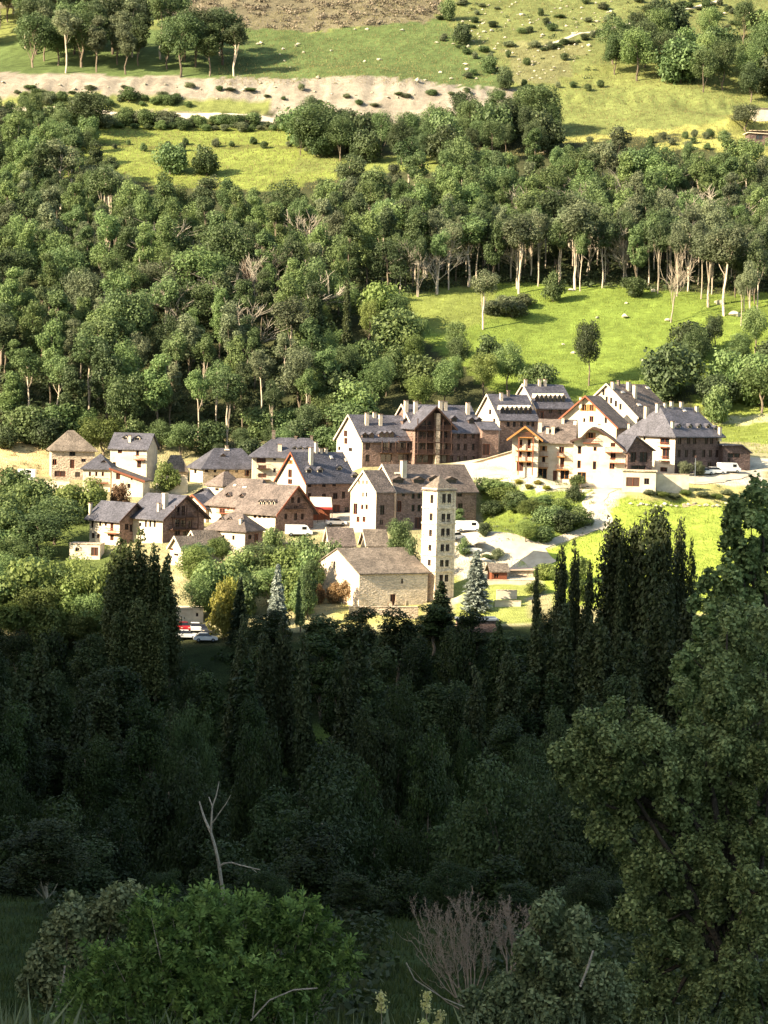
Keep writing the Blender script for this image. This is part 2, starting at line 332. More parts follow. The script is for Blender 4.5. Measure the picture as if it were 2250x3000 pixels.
class Bld:
    """near corner seen at crop pixel (X,Yp), Y metres away; local x runs along the right-hand face, local y along the left-hand face"""
    def __init__(s, name, label, cat, crop, X, Yp, Y, a, R, L, base=True, group=None):
        s.crop = crop; s.k = CROP[crop][2]; s.Y = Y; s.a = rad(a); s.s = F / Y
        px, py = px_of(crop, X, Yp); s.O = P(px, py, Y)
        s.root = empty(name, s.O, s.a); tag(s.root, label, cat, group)
        s.R = R / s.k / s.s / math.cos(s.a); s.L = L
        s.u = Vector((math.cos(s.a), math.sin(s.a), 0)); s.v = Vector((-math.sin(s.a), math.cos(s.a), 0))
        s.op = {'R': [], 'L': []}; s.walls_h = None
        if base:
            for q in ((0, 0), (s.R, 0), (0, s.L)):
                w = s.O + s.u * q[0] + s.v * q[1]; pr = proj(w); BASES.append((pr[0], pr[1] + 1.5, w.y))
    def m(s, crop_px): return crop_px / s.k / s.s
    def lray(s, X, Yp):
        px, py = px_of(s.crop, X, Yp); d = Vector(rays(px, py)); o = -s.O
        f = lambda v: Vector((v.dot(s.u), v.dot(s.v), v.z)); return f(o), f(d)
    def onface(s, face, X, Yp):
        o, d = s.lray(X, Yp)
        t = (-o.y / d.y) if face == 'R' else (-o.x / d.x)
        p = o + d * t; return (p.x if face == 'R' else p.y), p.z
    # ---- profile / roof height
    def prof(s, kind, H_, rise, apex=.5, H2=None, pts=None, ins=(0, 0)):
        s.kind = kind; s.H = H_; s.rise = rise; s.ins = ins
        W_ = s.L if kind == 'x' else s.R
        if pts: s.pr = [(t * W_, h) for t, h in pts]
        elif kind in 'xy': s.pr = [(0, H_), (apex * W_, H_ + rise), (W_, H2 if H2 is not None else H_)]
        elif kind == 'mono': s.pr = [(0, H_), (s.R, H2)]
        return s
    def rh(s, i, j):
        if s.kind == 'x': return float(np.interp(j, *zip(*s.pr)))
        if s.kind in ('y', 'mono'): return float(np.interp(i, *zip(*s.pr)))
        if s.kind == 'flat': return s.H
        if s.kind == 'hipx':
            hw = s.L / 2; return s.H + s.rise * max(0, min(1, j / hw, (s.L - j) / hw, i / max(s.ins[0], .01), (s.R - i) / max(s.ins[1], .01)))
        if s.kind == 'hipy':
            hw = s.R / 2; return s.H + s.rise * max(0, min(1, i / hw, (s.R - i) / hw, j / max(s.ins[0], .01), (s.L - j) / max(s.ins[1], .01)))
    def onroof(s, X, Yp):
        for q in range(9):
            p = s._onroof(X, Yp + q * 9)
            if p is not None: return p
        return None
    def _onroof(s, X, Yp):
        o, d = s.lray(X, Yp); n = 400; t0 = s.Y - 4; t1 = s.Y + s.L + s.R + 6
        for q in range(n):
            t = t0 + (t1 - t0) * q / n; p = o + d * t
            if -.3 <= p.x <= s.R + .3 and -.3 <= p.y <= s.L + .3 and p.z <= s.rh(p.x, p.y): return p
        return None
    # ---- openings
    def win(s, face, X, Yp, w, h, style='w', n=1, dx=0, name=None):
        """window centred at crop pixel; w,h in crop pixels"""
        for q in range(n):
            a, z = s.onface(face, X + q * dx, Yp)
            fs = math.cos(s.a) if face == 'R' else abs(math.sin(s.a))
            ww = max(.35, s.m(w) / max(fs, .35)); hh = max(.4, s.m(h))
            s.op[face].append((a, z, ww, hh, style, name))
    def grid(s, face, cols, rows, w, h, style='w', zs=None, f0=.1, f1=.9):
        """windows in metres: cols per floor at heights rows"""
        Lf = s.R if face == 'R' else s.L
        for z in rows:
            for c in range(cols):
                a = Lf * (f0 + (f1 - f0) * (c + .5) / cols); s.op[face].append((a, z, w, h, style, None))
    def _wall(s, mb, Lf, prof, ops, put, depth=.26, zb=-6):
        xs = {0.0, Lf}
        for t, h in prof:
            if 0 < t < Lf: xs.add(t)
        good = []
        for o in ops:
            a, z, w, h = o[:4]
            x0, x1, z0, z1 = a - w / 2, a + w / 2, z - h / 2, z + h / 2
            top = min(np.interp(x0, *zip(*prof)), np.interp(x1, *zip(*prof)))
            if x0 < .12 or x1 > Lf - .12 or z1 > top - .1: 
                x0 = max(x0, .12); x1 = min(x1, Lf - .12); z1 = min(z1, top - .1)
                if x1 - x0 < .25 or z1 - z0 < .3: continue
            if any(x0 < g[1] + .04 and x1 > g[0] - .04 and z0 < g[3] + .04 and z1 > g[2] - .04 for g in good): continue
            good.append((x0, x1, z0, z1, o[4], o[5])); xs.add(x0); xs.add(x1)
        xs = sorted(xs)
        for x0, x1 in zip(xs[:-1], xs[1:]):
            if x1 - x0 < 1e-5: continue
            xm = (x0 + x1) / 2; hs = sorted([g for g in good if g[0] < xm < g[1]], key=lambda g: g[2]); z = zb
            for g in hs:
                mb.poly([put(x0, z, 0), put(x1, z, 0), put(x1, g[2], 0), put(x0, g[2], 0)]); z = g[3]
            h0, h1 = np.interp(x0, *zip(*prof)), np.interp(x1, *zip(*prof))
            mb.poly([put(x0, z, 0), put(x1, z, 0), put(x1, h1, 0), put(x0, h0, 0)])
        for x0, x1, z0, z1, st, nm in good:
            d = depth
            mb.poly([put(x0, z0, 0), put(x1, z0, 0), put(x1, z0, d), put(x0, z0, d)]); mb.poly([put(x0, z1, 0), put(x0, z1, d), put(x1, z1, d), put(x1, z1, 0)])
            mb.poly([put(x0, z0, 0), put(x0, z0, d), put(x0, z1, d), put(x0, z1, 0)]); mb.poly([put(x1, z0, 0), put(x1, z1, 0), put(x1, z1, d), put(x1, z0, d)])
        return good
    def walls(s, mR, mL=None, name='wall'):  # mL paler than mR: sunlight and shade of the faces put into colour
        mL = mL or mR; k = s.kind
        flat = lambda Lf, h: [(0, h), (Lf, h)]
        pR = s.pr if k in ('y', 'mono') else flat(s.R, s.H)
        pL = s.pr if k == 'x' else flat(s.L, s.H if k != 'mono' else s.H)
        hb = s.pr[-1][1] if k == 'x' else s.H
        pB = s.pr if k in ('y', 'mono') else flat(s.R, hb)
        hE = s.pr[-1][1] if k in ('y', 'mono') else s.H
        pE = s.pr if k == 'x' else flat(s.L, hE)
        putR = lambda x, z, d: (x, d, z); putL = lambda y, z, d: (d, y, z)
        mb = MB(); gR = s._wall(mb, s.R, pR, s.op['R'], putR)
        if mR is mL:
            s._wall(mb, s.R, pB, [], lambda x, z, d: (x, s.L - d, z))
            gL = s._wall(mb, s.L, pL, s.op['L'], putL); s._wall(mb, s.L, pE, [], lambda y, z, d: (s.R - d, y, z)); mb.add(name, mR, s.root)
        else:
            mb.add(name, mR, s.root)
            for mm, lf, pf, ops_, pt in ((mR, s.R, pB, [], lambda x, z, d: (x, s.L - d, z)), (mL, s.L, pL, s.op['L'], putL), (mL, s.L, pE, [], lambda y, z, d: (s.R - d, y, z))):
                w_ = MB(); g_ = s._wall(w_, lf, pf, ops_, pt); w_.add(name, mm, s.root)
                if pt is putL: gL = g_
        for gl, face in ((gR, 'R'), (gL, 'L')):
            for x0, x1, z0, z1, st, nm in gl:
                fm, pm, sh = window_mesh(x1 - x0, z1 - z0, st); c = (x0 + x1) / 2; z = (z0 + z1) / 2
                key = (max(round(x1 - x0, 1), .3), max(round(z1 - z0, 1), .3)); sc = ((x1 - x0) / key[0], 1, (z1 - z0) / key[1])
                loc = (c, 0, z) if face == 'R' else (0, c, z); rot = (0, 0, 0) if face == 'R' else (0, 0, -math.pi / 2)
                o = link(nm or ('door' if st == 'door' else 'window'), fm, s.root, loc, rot, sc)
                link('door_panel' if st == 'door' else 'pane', pm, o)
                for q_ in sh or []: link('shutter', q_, o)
        return s
    def roof(s, mt, oh=.55, th=.22, end=.45, verge=None, name='roof', eaves=None):
        mb = MB(); k = s.kind
        if k in ('x', 'y', 'mono'):
            pr = s.pr; W_ = pr[-1][0]
            s0 = (pr[1][1] - pr[0][1]) / (pr[1][0] - pr[0][0]); s1 = (pr[-1][1] - pr[-2][1]) / (pr[-1][0] - pr[-2][0])
            top = [(-oh, pr[0][1] - oh * s0)] + list(pr[1:-1]) + [(W_ + oh, pr[-1][1] + oh * s1)]
            if k == 'mono': top = [(-oh, pr[0][1] - oh * s0), (W_ + oh, pr[-1][1] + oh * s1)]
            g = .02; poly = [(a, z + th + g) for a, z in top] + [(a, z + g) for a, z in reversed(top)]
            D = s.R if k == 'x' else s.L; ax = 'x' if k == 'x' else 'y'
            mb.prism(poly, -end, D + end, ax); ro = mb.add(name, mt, s.root, recalc=True)
            if verge:
                vb = MB(); pv = [(a, z + th + g + .06) for a, z in top] + [(a, z - .12) for a, z in reversed(top)]
                vb.prism(pv, -end - .12, -end - .004, ax); vb.add('bargeboard' if verge in (M_wood, M_woodd, M_woodo) else 'gable_coping', verge, s.root, recalc=True)
        elif k == 'flat':
            mb.box((-oh, -oh, s.H + .02), (s.R + oh, s.L + oh, s.H + .02 + th)); ro = mb.add(name, mt, s.root)
        else:
            hw = (s.L if k == 'hipx' else s.R) / 2; sl = s.rise / hw; ze = s.H + .02
            i0, i1 = s.ins
            e = [(-oh, -oh), (s.R + oh, -oh), (s.R + oh, s.L + oh), (-oh, s.L + oh)]; zo = ze - oh * sl * .8
            rg = [(i0, s.L / 2), (s.R - i1, s.L / 2)] if k == 'hipx' else [(s.R / 2, i0), (s.R / 2, s.L - i1)]
            v = [(x, y, zo) for x, y in e] + [(x, y, zo + th) for x, y in e] + [(x, y, s.H + s.rise + th) for x, y in rg]
            f = [(0, 3, 2, 1), (0, 1, 5, 4), (1, 2, 6, 5), (2, 3, 7, 6), (3, 0, 4, 7)]
            f += [(4, 5, 9, 8), (5, 6, 9), (6, 7, 8, 9), (7, 4, 8)] if k == 'hipx' else [(4, 5, 8), (5, 6, 9, 8), (6, 7, 9), (7, 4, 8, 9)]
            mb.v = v; mb.f = f; ro = mb.add(name, mt, s.root, recalc=True)
        s.ro = ro; s.rmat = mt; return s
    def chimney(s, X, Ybase, w, h, mt=None, capm=None):
        p = s.onroof(X, Ybase)
        if p is None: return
        w = max(.55, s.m(w)); h = s.m(h); mb = MB(); mb.box((-w / 2, -w / 2.4, -1.2), (w / 2, w / 2.4, h))
        o = mb.add('chimney', mt or M_white, s.root, loc=p)
        c = MB(); c.box((-w / 2 - .08, -w / 2.4 - .08, h), (w / 2 + .08, w / 2.4 + .08, h + .12)); c.add('chimney_cap', capm or M_stone, o)
    def skylight(s, X, Yp, w, h):
        p = s.onroof(X, Yp)
        if p is None: return
        e = .3; gx = (s.rh(p.x + e, p.y) - s.rh(p.x - e, p.y)) / (2 * e); gy = (s.rh(p.x, p.y + e) - s.rh(p.x, p.y - e)) / (2 * e)
        n = Vector((-gx, -gy, 1)).normalized(); q = Vector((0, 0, 1)).rotation_difference(n)
        w = s.m(w); h = s.m(h) * 1.3; mb = MB(); mb.box((-w / 2, -h / 2, .2), (w / 2, h / 2, .34))
        o = mb.add('skylight', M_white, s.root, loc=p); o.rotation_mode = 'QUATERNION'; o.rotation_quaternion = q
        g = MB(); g.box((-w / 2 + .08, -h / 2 + .08, .34), (w / 2 - .08, h / 2 - .08, .36)); g.add('pane', mat('skylight_glass', (.5, .5, .55), (.4, .4, .45), 1, .15, spec=.8), o)
    def dormer(s, X, Yp, w, h, side='R', wm=None, rm=None, pitch=.75, cheek=None, n=1, dx=0, style='w'):
        """small gabled dormer whose foot is seen at the crop pixel"""
        for q in range(n):
            p = s.onroof(X + q * dx, Yp)
            if p is None: continue
            W_ = max(.8, s.m(w)); h_ = max(.7, s.m(h)); wall = h_ * .6; rise = W_ / 2 * pitch; dep = 2.6
            rz = 0 if side == 'R' else -math.pi / 2
            mb = MB(); poly = [(-W_ / 2, -.6), (W_ / 2, -.6), (W_ / 2, wall), (0, wall + rise), (-W_ / 2, wall)]
            mb.prism(poly, 0, dep); o = mb.add('dormer', wm or M_stone, s.root, recalc=True, loc=p, rot=(0, 0, rz))
            t = .12; e = .18; rp = [(-W_ / 2 - e, wall - e * pitch + .01), (0, wall + rise + .01), (W_ / 2 + e, wall - e * pitch + .01)]
            rb = MB(); rb.prism([(a, z + t) for a, z in rp] + list(reversed(rp)), -.25, dep); rb.add('dormer_roof', rm or s.rmat, o, recalc=True)
            g = MB(); g.box((-W_ / 2 + .15, -.03, .12), (W_ / 2 - .15, -.004, wall)); g.add('pane', M_glass, o)
    def balcony(s, face, X0, X1, Yp, dep=1.1, rail=.95, rm=None, sm=None, posts=0, name='balcony'):
        a0, z = s.onface(face, X0, Yp); a1, z1 = s.onface(face, X1, Yp)
        if a0 > a1: a0, a1 = a1, a0
        z = (z + z1) / 2; rm = rm or M_wood; sm = sm or rm
        if face == 'R': o = empty('tmp', (a0, 0, z), 0, s.root)
        else: o = empty('tmp', (0, a1, z), -math.pi / 2, s.root)
        W_ = a1 - a0; bpy.data.objects.remove(o)
        loc, rz = ((a0, 0, z), 0) if face == 'R' else ((0, a1, z), -math.pi / 2)
        mb = MB(); mb.box((0, -dep, -.12), (W_, -.01, .03)); b = mb.add(name, sm, s.root, loc=loc, rot=(0, 0, rz))
        r = MB(); r.box((0, -dep, rail - .07), (W_, -dep + .07, rail)); n = max(3, int(W_ / .28))
        for q in range(n + 1):
            x = (W_ - .05) * q / n; r.box((x, -dep + .015, .03), (x + .05, -dep + .055, rail - .07))
        for x in (0, W_ - .07): r.box((x, -dep + .07, rail - .07), (x + .07, -.01, rail))
        r.add('railing', rm, b)
        for q in range(posts):
            x = (W_ - .16) * q / max(1, posts - 1); pm = MB(); pm.box((x, -dep - .02, .03), (x + .16, -dep + .14, 2.35)); pm.add('post', rm, b)
    def box(s, name, m, a, b, parent=None): return MB().box(a, b).add(name, m, parent or s.root)

def hm(b, px): return b.m(px)

# --- 1 stone farmhouse with pyramid roof
b = Bld('stone_house', 'pinkish stone farmhouse with pyramid slate roof at the far left of the village', 'house', 'c1', 140, 545, 505, 12, 340, 7.2)
b.prof('hipx', hm(b, 228), hm(b, 142), ins=(3.6, 4.2))
b.win('R', 165, 425, 34, 48, 'r'); b.win('R', 308, 440, 36, 70, 'door', name='door'); b.win('R', 310, 358, 48, 36, 'w'); b.win('R', 400, 412, 36, 26); b.win('R', 210, 520, 88, 46, 'door', name='garage_door'); b.win('R', 352, 525, 40, 40)
b.walls(M_stonel).roof(M_slatel, .6)
w = Bld('retaining_wall', 'pale retaining wall below the stone farmhouse with the pyramid roof', 'wall', 'c1', -40, 690, 500, -3, 330, .8)
w.prof('flat', hm(w, 118), 0); w.walls(M_white).roof(M_stonel, .06, .12, name='coping')
w = Bld('white_trailer', 'white caravan parked left of the stone farmhouse', 'caravan', 'cc', 285, 800, 500, 0, 280, 2.2)
w.prof('flat', hm(w, 105), 0); w.win('R', 480, 730, 60, 40); w.walls(M_white_car).roof(M_white_car, .05, .1)
# --- 2 tall white house
b = Bld('white_house', 'tall white house with grey slate roof and two dormers behind the stone farmhouse', 'house', 'c1', 612, 565, 506, -12, 303, 7.5)
b.prof('x', hm(b, 258), hm(b, 112)); b.win('R', 695, 335, 36, 40, 'r'); b.win('R', 838, 345, 26, 60, 'r'); b.win('R', 850, 440, 34, 60, 'r'); b.win('R', 650, 440, 26, 30)
b.walls(M_white).roof(M_slate, .5); b.dormer(738, 250, 42, 44, wm=M_white); b.dormer(835, 255, 48, 46, wm=M_white); b.chimney(775, 268, 20, 55)
b.balcony('R', 815, 900, 405, .9)
# --- 3 cream house with white annex
b = Bld('cream_house', 'cream house with peaked grey roof in front of the tall white house', 'house', 'c1', 392, 650, 490, -4, 226, 6.5)
b.prof('hipx', hm(b, 178), hm(b, 105), ins=(2.9, 2.6)); b.win('R', 452, 522, 18, 36, 'r', 3, 52); b.win('R', 497, 540, 22, 60, 'door')
b.walls(M_cream).roof(M_slate, .5); b.dormer(566, 440, 40, 30); b.balcony('R', 430, 600, 592, .8)
b = Bld('white_annex', 'low white house with lean-to roof edged in red right of the cream house', 'house', 'c1', 626, 700, 487, -6, 256, 7)
b.prof('mono', hm(b, 212), 0, H2=hm(b, 128)); b.win('R', 680, 535, 34, 60, 'r'); b.win('R', 768, 618, 26, 36); b.win('R', 790, 560, 16, 22)
b.walls(M_white).roof(M_slateb, .5, verge=M_wood)
# --- 4 barn
b = Bld('hay_barn', 'small barn with rounded thatch-coloured roof between the white house and the long hipped house', 'barn', 'c1', 1062, 600, 508, 10, 180, 4.6)
b.prof('hipx', hm(b, 105), hm(b, 118), ins=(1.2, 1.4)); b.win('R', 1150, 545, 30, 50, 'door'); b.walls(M_stonel).roof(M_slatel, .3)
w = Bld('garden_wall', 'low cream garden wall in front of the small barn', 'wall', 'c1', 985, 690, 496, 8, 255, .6)
w.prof('flat', hm(w, 150), 0); w.walls(M_cream).roof(M_stonel, .05, .1, name='coping')
# --- 5 long hipped house
b = Bld('long_stone_house', 'long stone house with wide grey hipped roof left of the village centre', 'house', 'c2', 312, 705, 500, 24, 520, 8.2)
b.prof('hipx', hm(b, 146), hm(b, 172), ins=(3.9, 2.2)); b.win('R', 350, 590, 34, 36); b.win('R', 430, 590, 26, 40); b.win('R', 550, 595, 40, 36); b.win('R', 640, 595, 30, 34); b.win('R', 740, 610, 44, 70, 'r'); b.win('L', 240, 600, 30, 40); b.win('R', 450, 660, 60, 40)
b.walls(M_stonel, M_cream).roof(M_slate, .7); b.dormer(508, 470, 50, 40); b.chimney(545, 352, 26, 34, M_stonel); b.chimney(765, 352, 16, 26, M_stonel); b.skylight(545, 400, 50, 16)
# --- 6 big grey hipped house
b = Bld('balconied_house', 'white house with large grey hipped roof and dark wooden balconies behind the red-trimmed gable', 'house', 'c2', 792, 705, 494, 4, 690, 9)
b.prof('hipx', hm(b, 258), hm(b, 168), ins=(4.4, 2.5)); b.win('R', 880, 490, 90, 60, 'door'); b.win('R', 890, 560, 80, 40, 'door'); b.win('R', 1010, 480, 26, 30); b.win('R', 1010, 590, 26, 40); b.win('R', 890, 640, 80, 40, 'door')
b.walls(M_white).roof(M_slate, .7); b.balcony('R', 835, 965, 570, 1.2, rm=M_woodd); b.balcony('R', 835, 965, 680, 1.2, rm=M_woodd)
b.chimney(1060, 410, 36, 72); b.chimney(1215, 262, 22, 26, M_slatel); b.chimney(1370, 290, 24, 40, M_slatel); b.dormer(1205, 400, 44, 46, n=2, dx=60, wm=M_white); b.dormer(1330, 400, 44, 46, wm=M_white)
b.chimney(1000, 270, 34, 80, M_slatel)
# --- 7 red-trimmed gable house
b = Bld('gabled_stone_house', 'large gabled house with white front, red eaves and long dark slate roof', 'house', 'c2', 1310, 1000, 468, 40, 470, 9.2)
b.prof('x', hm(b, 308), hm(b, 262)); b.win('L', 1160, 620, 40, 80, 'r'); b.win('L', 1160, 700, 44, 50, 'r'); b.win('L', 1165, 510, 24, 40, 'o')
b.win('R', 1350, 725, 30, 60); b.win('R', 1490, 725, 34, 56); b.win('R', 1590, 720, 36, 50); b.win('R', 1350, 840, 30, 60); b.win('R', 1490, 850, 38, 66); b.win('R', 1600, 840, 44, 60); b.win('R', 1680, 830, 30, 70)
b.win('R', 1610, 970, 70, 90, 'door', name='door'); b.win('R', 1710, 975, 40, 60)
b.walls(M_stone, M_white).roof(M_slate, .6, verge=M_wood)
b.dormer(1345, 625, 62, 70, n=2, dx=108, wm=M_white); b.dormer(1640, 600, 62, 60, wm=M_white); b.dormer(1790, 600, 70, 60, wm=M_white)
b.chimney(1362, 540, 36, 170); b.chimney(1412, 400, 26, 110); b.chimney(1460, 410, 22, 50); b.chimney(1510, 410, 22, 50)
b.skylight(1555, 470, 34, 30); b.skylight(1700, 470, 34, 30)
w = Bld('awning', 'white awning over a red terrace beside the dark wooden gable', 'awning', 'c3', 25, 1180, 462, 6, 175, 3.0)
MB().prism([(0, 2.5), (2.6, 4.3), (2.6, 4.4), (0, 2.6)], 0, w.R, 'x').add('canopy', M_white, w.root, recalc=True); w.box('valance', M_redc, (0, -.04, 2.1), (w.R, -.004, 2.58)); w.box('back_screen', M_wood, (.2, 2.4, -1), (w.R - .2, 2.5, 2.4))
for q in range(4): w.box('post', M_woodd, (w.R * q / 3.03, .1, -1), (w.R * q / 3.03 + .1, .2, 2.7))
w.root.location.z += .2
# --- 8 brown-roofed house in two parts
b = Bld('timber_gable_house', 'house with brown slate roof, four small dormers and dark timber gable', 'house', 'c2', 1015, 1190, 452, 50, 356, 9.6)
b.prof('y', hm(b, 190), hm(b, 250)); b.win('R', 1185, 880, 26, 60, n=2, dx=60); b.win('R', 1215, 950, 30, 40); b.win('R', 1120, 1040, 26, 60); b.win('R', 1215, 1040, 28, 70); b.win('R', 1280, 1040, 26, 60)
b.win('L', 820, 1030, 30, 50, n=4, dx=44)
b.walls(M_stone, M_white).roof(M_slateb, .75, end=.9, verge=M_wood)
b.dormer(872, 935, 36, 70, 'L', wm=M_white, n=4, dx=42); b.balcony('R', 1110, 1290, 960, 1.0, rm=M_woodd)
b = Bld('brown_roofed_house', 'white house with broad brown hipped slate roof and dark dormers left of the timber gable', 'house', 'c2', 790, 1120, 459, 50, 300, 11.6)
b.prof('hipy', hm(b, 190), hm(b, 235), ins=(1.5, 3.2)); b.win('L', 500, 985, 60, 60, 'r'); b.win('L', 560, 950, 26, 50); b.win('L', 650, 985, 90, 40, 'r'); b.win('L', 720, 1000, 26, 40)
b.walls(M_white).roof(M_slateb, .8); b.dormer(560, 870, 66, 66, 'L', wm=M_woodd); b.dormer(695, 880, 66, 66, 'L', wm=M_woodd); b.skylight(630, 745, 26, 26); b.skylight(725, 765, 20, 40); b.skylight(780, 870, 20, 40)
b.balcony('L', 480, 720, 1010, 1.1)
# --- 9 low brown-roofed house
b = Bld('low_hipped_house', 'low cream house with brown hipped roof in front of the timber gable house', 'house', 'c2', 720, 1360, 440, 60, 160, 8.2)
b.prof('hipy', hm(b, 190), hm(b, 140), ins=(2.6, 2.6)); b.win('L', 515, 1235, 22, 34); b.win('L', 610, 1245, 26, 44); b.win('R', 770, 1240, 28, 44); b.win('R', 830, 1250, 36, 90, 'door')
b.walls(M_stone, M_cream).roof(M_slateb, .6); b.dormer(495, 1085, 36, 36, 'L', n=2, dx=78); b.chimney(680, 1120, 26, 60)
# --- 10 twin chalets
b = Bld('chalet', 'white chalet with sloping blue-grey roof and chimney, leftmost of the front row', 'chalet', 'c1', 690, 1100, 450, 48, 205, 8.6, group='twin chalets at the left front of the village')
b.prof('y', hm(b, 212), hm(b, 122)); b.win('L', 472, 925, 20, 66); b.win('L', 535, 915, 20, 56); b.win('L', 580, 915, 20, 56); b.win('L', 630, 935, 28, 90, 'r'); b.win('L', 478, 1020, 26, 44); b.win('L', 520, 1025, 26, 40); b.win('L', 630, 1035, 34, 50, 'r'); b.win('R', 750, 950, 26, 50); b.win('R', 790, 960, 26, 60)
b.walls(M_stone, M_white).roof(M_slate, .8, end=.8, verge=M_woodd); b.chimney(455, 840, 22, 100); b.balcony('L', 590, 690, 1000, .9)
b = Bld('chalet', 'white chalet with timber and stone gable with balconies, right of the leftmost front chalet', 'chalet', 'c1', 1038, 1065, 447, 48, 310, 9.2, group='twin chalets at the left front of the village')
b.prof('y', hm(b, 190), hm(b, 170)); b.win('L', 905, 925, 18, 56, n=3, dx=36); b.win('L', 860, 930, 20, 30)
b.win('R', 1165, 820, 26, 80, 'w', 2, 44); b.win('R', 1160, 920, 36, 70); b.win('R', 1210, 925, 44, 60); b.win('R', 1262, 930, 30, 60); b.win('R', 1160, 1000, 40, 40); b.win('R', 1230, 1005, 50, 40)
b.walls(M_stone, M_white).roof(M_slate, .8, end=1.0, verge=M_woodd); b.chimney(1060, 800, 40, 120, capm=M_white); b.chimney(1010, 830, 22, 70)
b.balcony('R', 1110, 1300, 870, 1.1, rm=M_woodd, posts=3); b.balcony('R', 1090, 1300, 965, 1.1, rm=M_woodd, posts=3)
# --- 11 sheds
b = Bld('small_gabled_shed', 'small stone shed with white gable and grey roof below the timber chalet', 'shed', 'c1', 1200, 1270, 432, 35, 128, 4.6)
b.prof('x', hm(b, 138), hm(b, 92)); b.win('L', 1115, 1110, 30, 60, 'r'); b.win('L', 1150, 1175, 40, 20); b.walls(M_stone, M_white).roof(M_slatel, .35, verge=M_white)
b = Bld('small_gabled_shed', 'small stone shed with olive grey roof and white coping, right-hand one of the pair', 'shed', 'c1', 1338, 1200, 438, 35, 182, 4.8)
b.prof('x', hm(b, 105), hm(b, 100)); b.win('R', 1420, 1140, 40, 40); b.walls(M_stone, M_white).roof(M_slatel, .35, verge=M_white)
# --- 12 flat white shed
b = Bld('flat_roofed_shed', 'low flat-roofed white shed at the left edge in front of the chalets', 'shed', 'c1', 285, 1205, 444, -5, 250, 4)
b.prof('flat', hm(b, 118), 0); b.win('R', 350, 1135, 34, 30); b.win('R', 490, 1150, 60, 70, 'door'); b.walls(M_white).roof(M_stonel, .15, .15)
# --- 13/14 in between
b = Bld('narrow_gabled_house', 'narrow white gabled house with red eaves squeezed behind the timber chalet', 'house', 'c1', 1388, 1000, 466, 48, 60, 7.0, base=False)
b.prof('x', hm(b, 205), hm(b, 95)); b.win('L', 1270, 800, 30, 50, 'r'); b.win('L', 1350, 900, 26, 70, 'r'); b.walls(M_white).roof(M_slate, .6, verge=M_wood)
b = Bld('small_brown_roofed_house', 'small house with brown hipped roof below the long hipped house', 'house', 'c2', 508, 830, 482, 40, 176, 5.6, base=False)
b.prof('hipx', hm(b, 95), hm(b, 118), ins=(2.2, 1.6)); b.win('L', 450, 775, 40, 26); b.walls(M_cream).roof(M_slateb, .5)
b = Bld('small_grey_roofed_house', 'small house with curved grey slate roof behind the timber chalet', 'house', 'c1', 1382, 800, 476, 30, 80, 6.4, base=False)
b.prof('hipx', hm(b, 75), hm(b, 75), ins=(2.4, 1.2)); b.walls(M_cream).roof(M_slate, .5)
# --- 15 large dark hotel
G = 'large dark-timbered hotel'
b = Bld('timbered_hotel', 'large dark stone and timber hotel with balconies behind the village centre', 'hotel', 'c3', 443, 730, 493, 25, 430, 13.2)
b.prof('x', hm(b, 205), hm(b, 195), ins=(0, 0)); b.win('L', 310, 470, 30, 50, 'r'); b.win('L', 312, 530, 28, 50, 'r'); b.win('L', 260, 590, 20, 30); b.win('L', 350, 600, 30, 30)
for yy in (575, 670): b.win('R', 490, yy, 36, 56); b.win('R', 640, yy, 90, 66); b.win('R', 780, yy, 90, 66)
b.walls(M_stone, M_white).roof(M_slate, .6, verge=M_white)
b.dormer(465, 515, 44, 60, n=2, dx=54, wm=M_stone); b.dormer(600, 510, 44, 66, n=3, dx=42, wm=M_stone)
b.chimney(482, 410, 28, 105); b.chimney(592, 410, 28, 95); b.chimney(545, 350, 26, 50)
b.balcony('R', 585, 700, 622, 1.2, rm=M_woodd, posts=3); b.balcony('R', 722, 850, 622, 1.2, rm=M_woodd, posts=3); b.balcony('R', 722, 850, 530, 1.2, rm=M_woodd)
hotel = b
# central block, same hotel
def wing(parent, *a, **k):
    w = Bld(*a, **k); mw = Matrix.Translation(parent.O) @ Matrix.Rotation(parent.a, 4, 'Z'); w.root.parent = parent.root
    loc = mw.inverted() @ w.O; w.root.location = loc; w.root.rotation_euler = (0, 0, w.a - parent.a)
    return w
class Fake: pass
def merge_wing(parent, w):
    """move a wing's parts onto its main building so that they stay parts, not sub-sub-parts"""
    for ch in [o for o in bpy.data.objects if o.parent == w.root]:
        R_ = Matrix.Rotation(w.a - parent.a, 4, 'Z'); T_ = Matrix.Translation(w.root.location)
        q = ch.rotation_quaternion.copy() if ch.rotation_mode == 'QUATERNION' else ch.rotation_euler.to_quaternion()
        M_ = T_ @ R_ @ Matrix.Translation(ch.location) @ q.to_matrix().to_4x4()
        sc = ch.scale.copy(); ch.parent = parent.root; ch.rotation_mode = 'XYZ'; ch.location = M_.to_translation(); ch.rotation_euler = M_.to_euler(); ch.scale = sc
    bpy.data.objects.remove(w.root)
b = wing(hotel, 'tmp', None, None, 'c3', 872, 730, 497.5, 25, 545, 12.5)
b.prof('x', hm(b, 285), hm(b, 200)); 
for yy in (485, 580, 680):
    b.win('R', 1168, yy, 28, 56); b.win('R', 1225, yy, 26, 56, 'w'); b.win('R', 1280, yy, 28, 56); b.win('R', 1345, yy, 26, 56)
b.walls(M_stoned, M_stone).roof(M_slate, .7, verge=M_white)
b.skylight(712, 290, 26, 40); b.skylight(745, 390, 34, 34); b.chimney(800, 300, 30, 95); b.chimney(876, 320, 30, 110); b.chimney(1078, 285, 28, 80); b.chimney(1118, 285, 28, 75); b.chimney(1300, 320, 30, 100)
